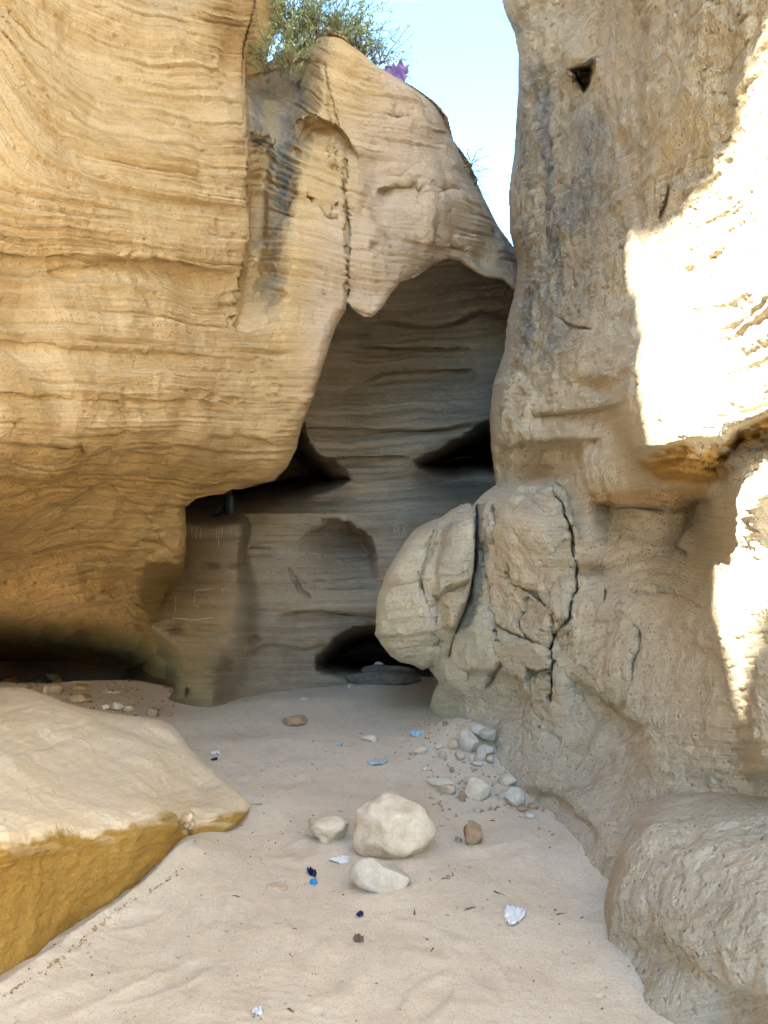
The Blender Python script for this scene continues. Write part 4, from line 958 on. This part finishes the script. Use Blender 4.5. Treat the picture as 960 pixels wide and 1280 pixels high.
# ------------------------------------------------------------------ litter
M['white_plastic'] = plain('white_plastic', (.75, .78, .82), .4)
M['blue_plastic'] = plain('pale_blue_plastic', (.42, .58, .72), .35)
M['cap_blue'] = plain('bottle_cap_blue', (.02, .22, .55), .35)
M['dark_blue'] = plain('dark_blue_film', (.012, .02, .08), .2)
M['dark_leaf'] = plain('dry_leaf', (.16, .11, .07), .8)
M['purple'] = plain('purple_plastic', (.30, .20, .55), .4)
M['black'] = plain('black_plastic', (.01, .012, .016), .3)
M['navy'] = plain('navy_plastic', (.015, .025, .045), .25)
M['straw'] = plain('dry_twig', (.20, .15, .095), .8)
def scrap(name, px, py, wpx, hpx, mat, label, seed, rise=.35, cat='litter', at=None, jag=.35, n=11):
    """a crumpled sheet with an uneven outline, folds and thickness"""
    g = ground_at(px, py) if at is None else np.array(at); Y = g[1]
    sx = .5 * wpx * Y / F; sy = .5 * hpx * Y / F / (max(.35, math.sin(math.atan2(CAMZ, Y))) if at is None else 1)
    r = np.random.default_rng(seed)
    a = np.linspace(-1, 1, n); U, V = np.meshgrid(a, a)
    rad = np.hypot(U, V) + 1e-6; mxr = np.maximum(np.abs(U), np.abs(V))
    th = np.arctan2(V, U); k = 1 - jag * (.5 + .5 * np.sin(3 * th + seed)) * (.4 + .6 * np.cos(5 * th + 2 * seed) ** 2)
    U2, V2 = U * mxr / rad * 1.15 * k, V * mxr / rad * 1.15 * k
    p = np.stack([U2.ravel() * 1.7, V2.ravel() * 1.7, 0 * U2.ravel() + seed], -1)
    h = rise * np.abs(fbm(p, 3, seed % 40)) * min(sx, sy) * 2
    top = np.stack([U2.ravel() * sx, V2.ravel() * sy, h], -1)
    if at is not None: top = top[:, [0, 2, 1]]
    nrm = np.array([0, 0, .0025]) if at is None else np.array([0, .004, 0])
    bot = top - nrm
    N_ = n * n; idx = np.arange(N_).reshape(n, n)
    q = np.stack([idx[:-1, :-1], idx[:-1, 1:], idx[1:, 1:], idx[1:, :-1]], -1).reshape(-1, 4)
    ring = np.concatenate([idx[0, :-1], idx[:-1, -1], idx[-1, :0:-1], idx[:0:-1, 0]])
    side = np.stack([ring, ring + N_, np.roll(ring, -1) + N_, np.roll(ring, -1)], -1)
    me = np_mesh(name, np.concatenate([top, bot]), np.concatenate([q, q[:, ::-1] + N_, side]), None, False)
    o = put(name, me, M[mat], label=label, cat=cat, loc=(g[0], g[1], g[2] + (.004 if at is None else 0)))
    if at is None: o.rotation_euler.z = r.uniform(-.4, .4)
    return o
scrap('plastic_wrapper', 643, 1146, 25, 20, 'white_plastic', 'crumpled white wrapper lying on the sand at right', 3)
scrap('plastic_scrap', 472, 954, 26, 7, 'blue_plastic', 'pale blue plastic strip flat on the mid sand', 4, rise=.15)
scrap('plastic_scrap', 521, 919, 16, 8, 'blue_plastic', 'pale blue crumpled plastic at the foot of the right wall', 5, rise=.5)
scrap('paper_scrap', 270, 942, 11, 6, 'white_plastic', 'white scrap near the rounded end of the slab', 6)
scrap('film_scrap', 268, 950, 8, 4, 'navy', 'dark scrap just in front of the white scrap near the slab', 7)
scrap('plastic_scrap', 425, 931, 8, 4, 'blue_plastic', 'tiny pale blue scrap on the sand right of the brown stone', 8)
scrap('paper_scrap', 426, 1075, 26, 9, 'white_plastic', 'thin whitish shred lying in front of the jagged flat stone', 9, rise=.08, jag=.6)
scrap('film_scrap', 390, 1092, 10, 9, 'dark_blue', 'dark blue torn film sticking up behind the blue bottle cap', 10, rise=.6, jag=.3)
scrap('film_scrap', 450, 1144, 8, 6, 'dark_blue', 'tiny dark blue shard alone in the near sand', 12, rise=.6, jag=.3)
scrap('dry_leaf', 448, 1175, 11, 8, 'dark_leaf', 'curled dry brown leaf below the tiny dark blue shard', 13, rise=.5, cat='leaf')
scrap('paper_scrap', 322, 1266, 12, 9, 'white_plastic', 'white scrap at the bottom edge of the sand', 14, rise=.6)
scrap('paper_scrap', 142, 866, 18, 4, 'white_plastic', 'flat whitish scrap in the shade under the left overhang', 15, rise=.1)
scrap('paper_scrap', 380, 874, 8, 3, 'white_plastic', 'tiny whitish scrap beside the cave wall foot', 16, rise=.2)
def bottle_cap():
    g = ground_at(392, 1104); r0 = .017; co = []; n = 40
    prof = [(0, .011), (.8, .011), (.93, .010), (1, .008), (1, 0), (.88, 0), (.88, .007), (0, .008)]
    for r_, z in prof:
        for k in range(n):
            rr = r_ * r0 * (1 + (.035 * (k % 2) if r_ == 1 else 0)); a = 2 * math.pi * k / n
            co.append((rr * math.cos(a), rr * math.sin(a), z))
    q = [(i * n + k, i * n + (k + 1) % n, (i + 1) * n + (k + 1) % n, (i + 1) * n + k) for i in range(len(prof) - 1) for k in range(n)]
    me = np_mesh('bottle_cap', np.array(co), np.array(q)[:, ::-1].copy(), None, False)
    o = put('bottle_cap', me, M['cap_blue'], label='bright blue bottle cap on the sand', cat='bottle cap', loc=(g[0], g[1], g[2] + .003)); o.rotation_euler = (R(14), R(-6), 0)
bottle_cap()

# dark things left on the pillar's ledge
def lathe(name, prof, n, mat, loc, parent=None, ribs=0, **kw):
    co = []
    for r_, z in prof:
        for k in range(n):
            a = 2 * math.pi * k / n; rr = r_ * (1 + ribs * math.cos(a * 9))
            co.append((rr * math.cos(a), rr * math.sin(a), z))
    q = np.array([(i * n + k, i * n + (k + 1) % n, (i + 1) * n + (k + 1) % n, (i + 1) * n + k) for i in range(len(prof) - 1) for k in range(n)])
    return put(name, np_mesh(name, np.array(co), q), M[mat], parent=parent, loc=loc, **kw)
ctl = unproj(np.array(287.), np.array(643.), 7.75)
ctn = put('plastic_container', None, None, label='dark blue ribbed container standing on the ledge below the overhang', cat='container', loc=tuple(ctl))
lathe('body', [(0, 0), (.045, 0), (.05, .01), (.05, .17), (.046, .19), (.03, .205), (0, .205)], 54, 'navy', (0, 0, 0), ctn, ribs=.05)
lathe('cap', [(0, 0), (.022, 0), (.022, .025), (.018, .03), (0, .03)], 24, 'black', (0, 0, .2), ctn)
bl = unproj(np.array(268.), np.array(643.), 7.7)
vb, fb = stone_mesh(301, .075, .06, .055, 4, .22, True)
bag = put('plastic_bag', tri_mesh('plastic_bag', vb, fb, False), M['black'], label='crumpled black bag on the ledge beside the dark blue container', cat='bag', loc=(bl[0], bl[1], bl[2] + .035))

# ------------------------------------------------------------------ debris specks on the sand (uncountable)
def bits(name, n, size, mat, label, seed, box=(-1.5, 1.5, 1.9, 8.0), cluster=0.0, long=1.0, pts=None):
    r = np.random.default_rng(seed); co = []; fa = []; k = 0
    tet = np.array([(1, 0, -.35), (-.5, .85, -.35), (-.5, -.85, -.35), (.1, .1, .8)])
    tf = np.array([(0, 1, 3), (1, 2, 3), (2, 0, 3), (0, 2, 1)])
    cs = [(r.uniform(box[0], box[1]), r.uniform(box[2], box[3])) for _ in range(26)]
    P_ = []
    while len(P_) < n:
        if r.random() < cluster:
            c = cs[r.integers(len(cs))]; x, y = c[0] + r.normal() * .16, c[1] + r.normal() * .22
        else: x, y = r.uniform(box[0], box[1]), box[2] + (box[3] - box[2]) * r.random() ** 1.5
        P_.append((x, y))
    P_ = np.array(P_) if pts is None else pts; Z = gz(P_[:, 0], P_[:, 1])
    for (x, y), z in zip(P_, Z):
        s_ = size * r.uniform(.45, 1.5); a = r.uniform(0, 6.28); c, sn = math.cos(a), math.sin(a)
        v = tet * np.array([s_ * long * r.uniform(.7, 1.5), s_ * r.uniform(.5, 1), s_ * r.uniform(.4, .9)]) + r.normal(size=(4, 3)) * s_ * .15
        v = np.stack([v[:, 0] * c - v[:, 1] * sn + x, v[:, 0] * sn + v[:, 1] * c + y, v[:, 2] + z + .003 + .2 * s_], -1)
        co.append(v); fa.append(tf + k); k += 4
    put(name, tri_mesh(name, np.concatenate(co), np.concatenate(fa), False), M[mat], label=label, kind='stuff')
bits('dark_debris', 900, .0036, 'dark_leaf', 'tiny dark plant bits scattered over the sand', 501, cluster=.65, long=1.5)
bits('pale_gravel', 700, .006, 'stone_cream', 'tiny pale gravel scattered over the sand', 502, cluster=.3)
bits('foot_gravel', 420, .013, 'stone_pink', 'small gravel at the foot of the right wall', 503, box=(.25, 1.0, 4.4, 6.6), cluster=.5)
bits('shade_gravel', 160, .022, 'stone_brown', 'small gravel in the shade under the left overhang', 504, box=(-3.9, -1.9, 6.3, 8.0), cluster=.3)
bits('twig_debris', 90, .005, 'straw', 'small broken twigs scattered over the sand', 505, cluster=.5, long=4.5)

FOOTL = np.array([(0, 1246), (55, 1210), (95, 1180), (118, 1158), (150, 1131), (200, 1104), (226, 1084)], float)
def foot_points(n, seed):
    r = np.random.default_rng(seed); out = []
    for _ in range(n):
        t = r.random() * 5.99; k = int(t); p = FOOTL[k] + (FOOTL[k + 1] - FOOTL[k]) * (t - k)
        g = ground_at(p[0] + abs(r.normal()) * 4, p[1] + abs(r.normal()) * 3); out.append((g[0], g[1]))
    return np.array(out)
bits('ledge_gravel', 60, .005, 'stone_ochre', 'dark bits collected along the foot of the slab', 506, pts=foot_points(150, 5))
# ------------------------------------------------------------------ shrubs on the rim
def leafmat(name, c):
    m, nt_, bs = nodes(name); bs.inputs['Roughness'].default_value = .7
    t = N(nt_, 'TexNoise', Scale=9.0, Detail=3.0); g = N(nt_, 'NewGeometry'); nt_.links.new(g.outputs['Position'], t.inputs['Vector'])
    nt_.links.new(ramp(nt_, t.outputs[0], [(.35, tuple(v * .55 for v in c)), (.65, tuple(v * 1.25 for v in c))]), bs.inputs['Base Color'])
    return m
M['leaf_grey'] = leafmat('grey_green_leaf', (.30, .38, .20)); M['leaf_yellow'] = leafmat('yellow_green_leaf', (.40, .45, .16)); M['leaf_blue'] = leafmat('blue_green_leaf', (.24, .34, .32))
def shrub(label, root, spread, stems, length, mat, seed, lean=(0, 0), leaf=.028, per=34, droop=.5, group='shrubs growing on the rim of the rock', name='shrub', stemmat='straw'):
    r = np.random.default_rng(seed); base = np.array(root, float)
    lc, lf, scn, sf = [], [], [], []; k = 0; ks = 0
    for _ in range(stems):
        p0 = np.array([r.uniform(-spread[0], spread[0]), r.uniform(-spread[1], spread[1]), r.uniform(-.05, .05)])
        d = np.array([r.normal() * .5 + lean[0], r.normal() * .45, 1.0 + lean[1] + r.normal() * .25]); d /= np.linalg.norm(d)
        L = length * r.uniform(.5, 1.15); pts = [p0]; seg = 9
        for j in range(seg):
            d = d + np.array([r.normal() * .16, r.normal() * .16, -droop * .16 + r.normal() * .1]); d /= np.linalg.norm(d); pts.append(pts[-1] + d * L / seg)
        pts = np.array(pts)
        for j in range(seg):          # three-sided tapering stem
            w0, w1 = .006 * (1 - j / seg) + .0015, .006 * (1 - (j + 1) / seg) + .0015
            tri = np.array([(1, 0, 0), (-.5, .87, 0), (-.5, -.87, 0)])
            scn.append(np.concatenate([pts[j] + tri * w0, pts[j + 1] + tri * w1]))
            sf += [(ks + a, ks + (a + 1) % 3, ks + 3 + (a + 1) % 3, ks + 3 + a) for a in range(3)]; ks += 6
        for _l in range(per):
            t = r.uniform(.15, 1) * seg; j = min(seg - 1, int(t)); c = pts[j] + (pts[j + 1] - pts[j]) * (t - j)
            dd = (pts[j + 1] - pts[j]) * seg / L * .6 + r.normal(size=3) * .6; dd /= np.linalg.norm(dd)
            sd = np.cross(dd, r.normal(size=3)); sd /= np.linalg.norm(sd) + 1e-9
            ll = leaf * r.uniform(.6, 1.5); ww = ll * .12
            lc.append(np.array([c, c + dd * ll * .5 + sd * ww, c + dd * ll, c + dd * ll * .5 - sd * ww])); lf.append((k, k + 1, k + 2, k + 3)); k += 4
    o = put(name, None, None, label=label, cat='shrub', group=group, loc=tuple(base))
    put('stems', np_mesh('stems', np.concatenate(scn), np.array(sf)), M[stemmat], parent=o, kind='stuff')
    if lc: put('foliage', np_mesh('foliage', np.concatenate(lc), np.array(lf), None, False), M[mat], parent=o)
    return o
U1 = lambda a, b, y: unproj(np.array(float(a)), np.array(float(b)), y)
shrub('grey-green shrub low against the left wall on the rim', U1(350, 84, 7.05), (.16, .15), 54, .42, 'leaf_grey', 601, leaf=.035, per=40)
shrub('tall feathery grey-green shrub behind the rock crest', U1(392, 58, 7.5), (.30, .2), 120, .78, 'leaf_grey', 602, leaf=.045, per=52, lean=(.1, 0))
shrub('yellow-green shrub right of the feathery one on the crest', U1(436, 66, 7.6), (.18, .12), 54, .48, 'leaf_yellow', 603, leaf=.038, per=36, lean=(.15, 0))
shrub('wispy blue-green shrub at the right end of the crest', U1(462, 84, 7.7), (.16, .1), 36, .52, 'leaf_blue', 604, leaf=.034, per=24, lean=(.28, 0))
shrub('dark dead branches hanging at the top beside the ochre rock', U1(372, 30, 7.5), (.12, .1), 46, .5, 'dark_leaf', 605, leaf=.03, per=10, droop=1.6, name='dead_shrub', stemmat='dark_leaf')
shrub('thin dry plant clinging to the right shoulder of the buttress', U1(586, 208, 7.75), (.05, .08), 12, .26, 'leaf_yellow', 606, leaf=.022, per=16, lean=(.4, -.6))
shrub('bare bluish twigs reaching out from the buttress into the sky gap', U1(592, 228, 7.8), (.03, .08), 5, .24, 'leaf_blue', 607, leaf=.016, per=9, lean=(1.0, -.9), droop=.8, stemmat='leaf_blue')
scrap('plastic_scrap', 498, 88, 34, 28, 'purple', 'purple plastic scrap snagged on the rim below the blue-green shrub', 21, rise=.6, at=tuple(U1(497, 88, 7.75)), jag=.6)

# ------------------------------------------------------------------ scratched writing on the cave wall
bpy.context.view_layer.update()
_dg = bpy.context.evaluated_depsgraph_get()
def hit(px, py):
    d = unproj(np.array(float(px)), np.array(float(py)), 5.0) - np.array([0, 0, CAMZ]); d /= np.linalg.norm(d)
    ok, loc, nrm, _, ob, _ = scene.ray_cast(_dg, Vector((0, 0, CAMZ)), Vector(d))
    return (np.array(loc), np.array(nrm), ob.name) if ok else (None, None, '')
M['scratch'] = plain('scratched_rock', (.42, .37, .31), .95)
def scratch(name, strokes, want, parent, wd=.0035, label=None):
    co, q, k = [], [], 0
    for st_ in strokes:
        pts = []
        for (ax, ay), (bx, by) in zip(st_[:-1], st_[1:]):
            for t in np.linspace(0, 1, 6)[:-1]:
                pts.append((ax + (bx - ax) * t, ay + (by - ay) * t))
        pts.append(st_[-1]); W = []
        for p in pts:
            l, n, nm = hit(*p)
            if l is not None and nm.startswith(want): W.append(l + n * .002)
        for a, b in zip(W[:-1], W[1:]):
            d = b - a; ln = np.linalg.norm(d)
            if ln > .12 or ln < 1e-5: continue
            s_ = np.cross(d / ln, [0, 1, 0]); s_ *= wd / (np.linalg.norm(s_) + 1e-9)
            co.append(np.array([a - s_, b - s_, b + s_, a + s_])); q.append((k, k + 1, k + 2, k + 3)); k += 4
    if co:
        o = put(name, np_mesh(name, np.concatenate(co), np.array(q), None, False), M['scratch'], parent=parent)
        if label: o['label'] = label
        o['kind'] = 'stuff'
cave = bpy.data.objects['cave_wall']
scratch('lettering', [[(493, 657), (492, 671)], [(493, 657), (498, 659), (498, 663), (493, 664)], [(493, 664), (499, 666), (499, 670), (492, 671)],
                      [(502, 671), (505, 658), (508, 671)], [(503, 666), (508, 666)]], 'cave_wall', cave, label='letters BA scratched into the rock')
r_ = np.random.default_rng(77)
mk = [[(x, 650 + r_.uniform(-3, 3)), (x + r_.uniform(-2, 2), 668 + r_.uniform(0, 16))] for x in (240, 246, 252, 270, 274, 277, 290, 296)]
mk += [[(244, 738), (242, 757), (249, 758)], [(244, 738), (256, 737), (266, 736)], [(220, 745), (219, 765)], [(278, 735), (279, 742)], [(216, 772), (240, 775), (266, 772)]]
mk += [[(500 + 3 * k, 636 + (k % 2) * 3), (503 + 3 * k, 639 - (k % 2) * 3)] for k in range(4)]
scratch('scratch_marks', mk, 'cave_wall', cave, wd=.0025, label='thin pale scratches on the pillar')
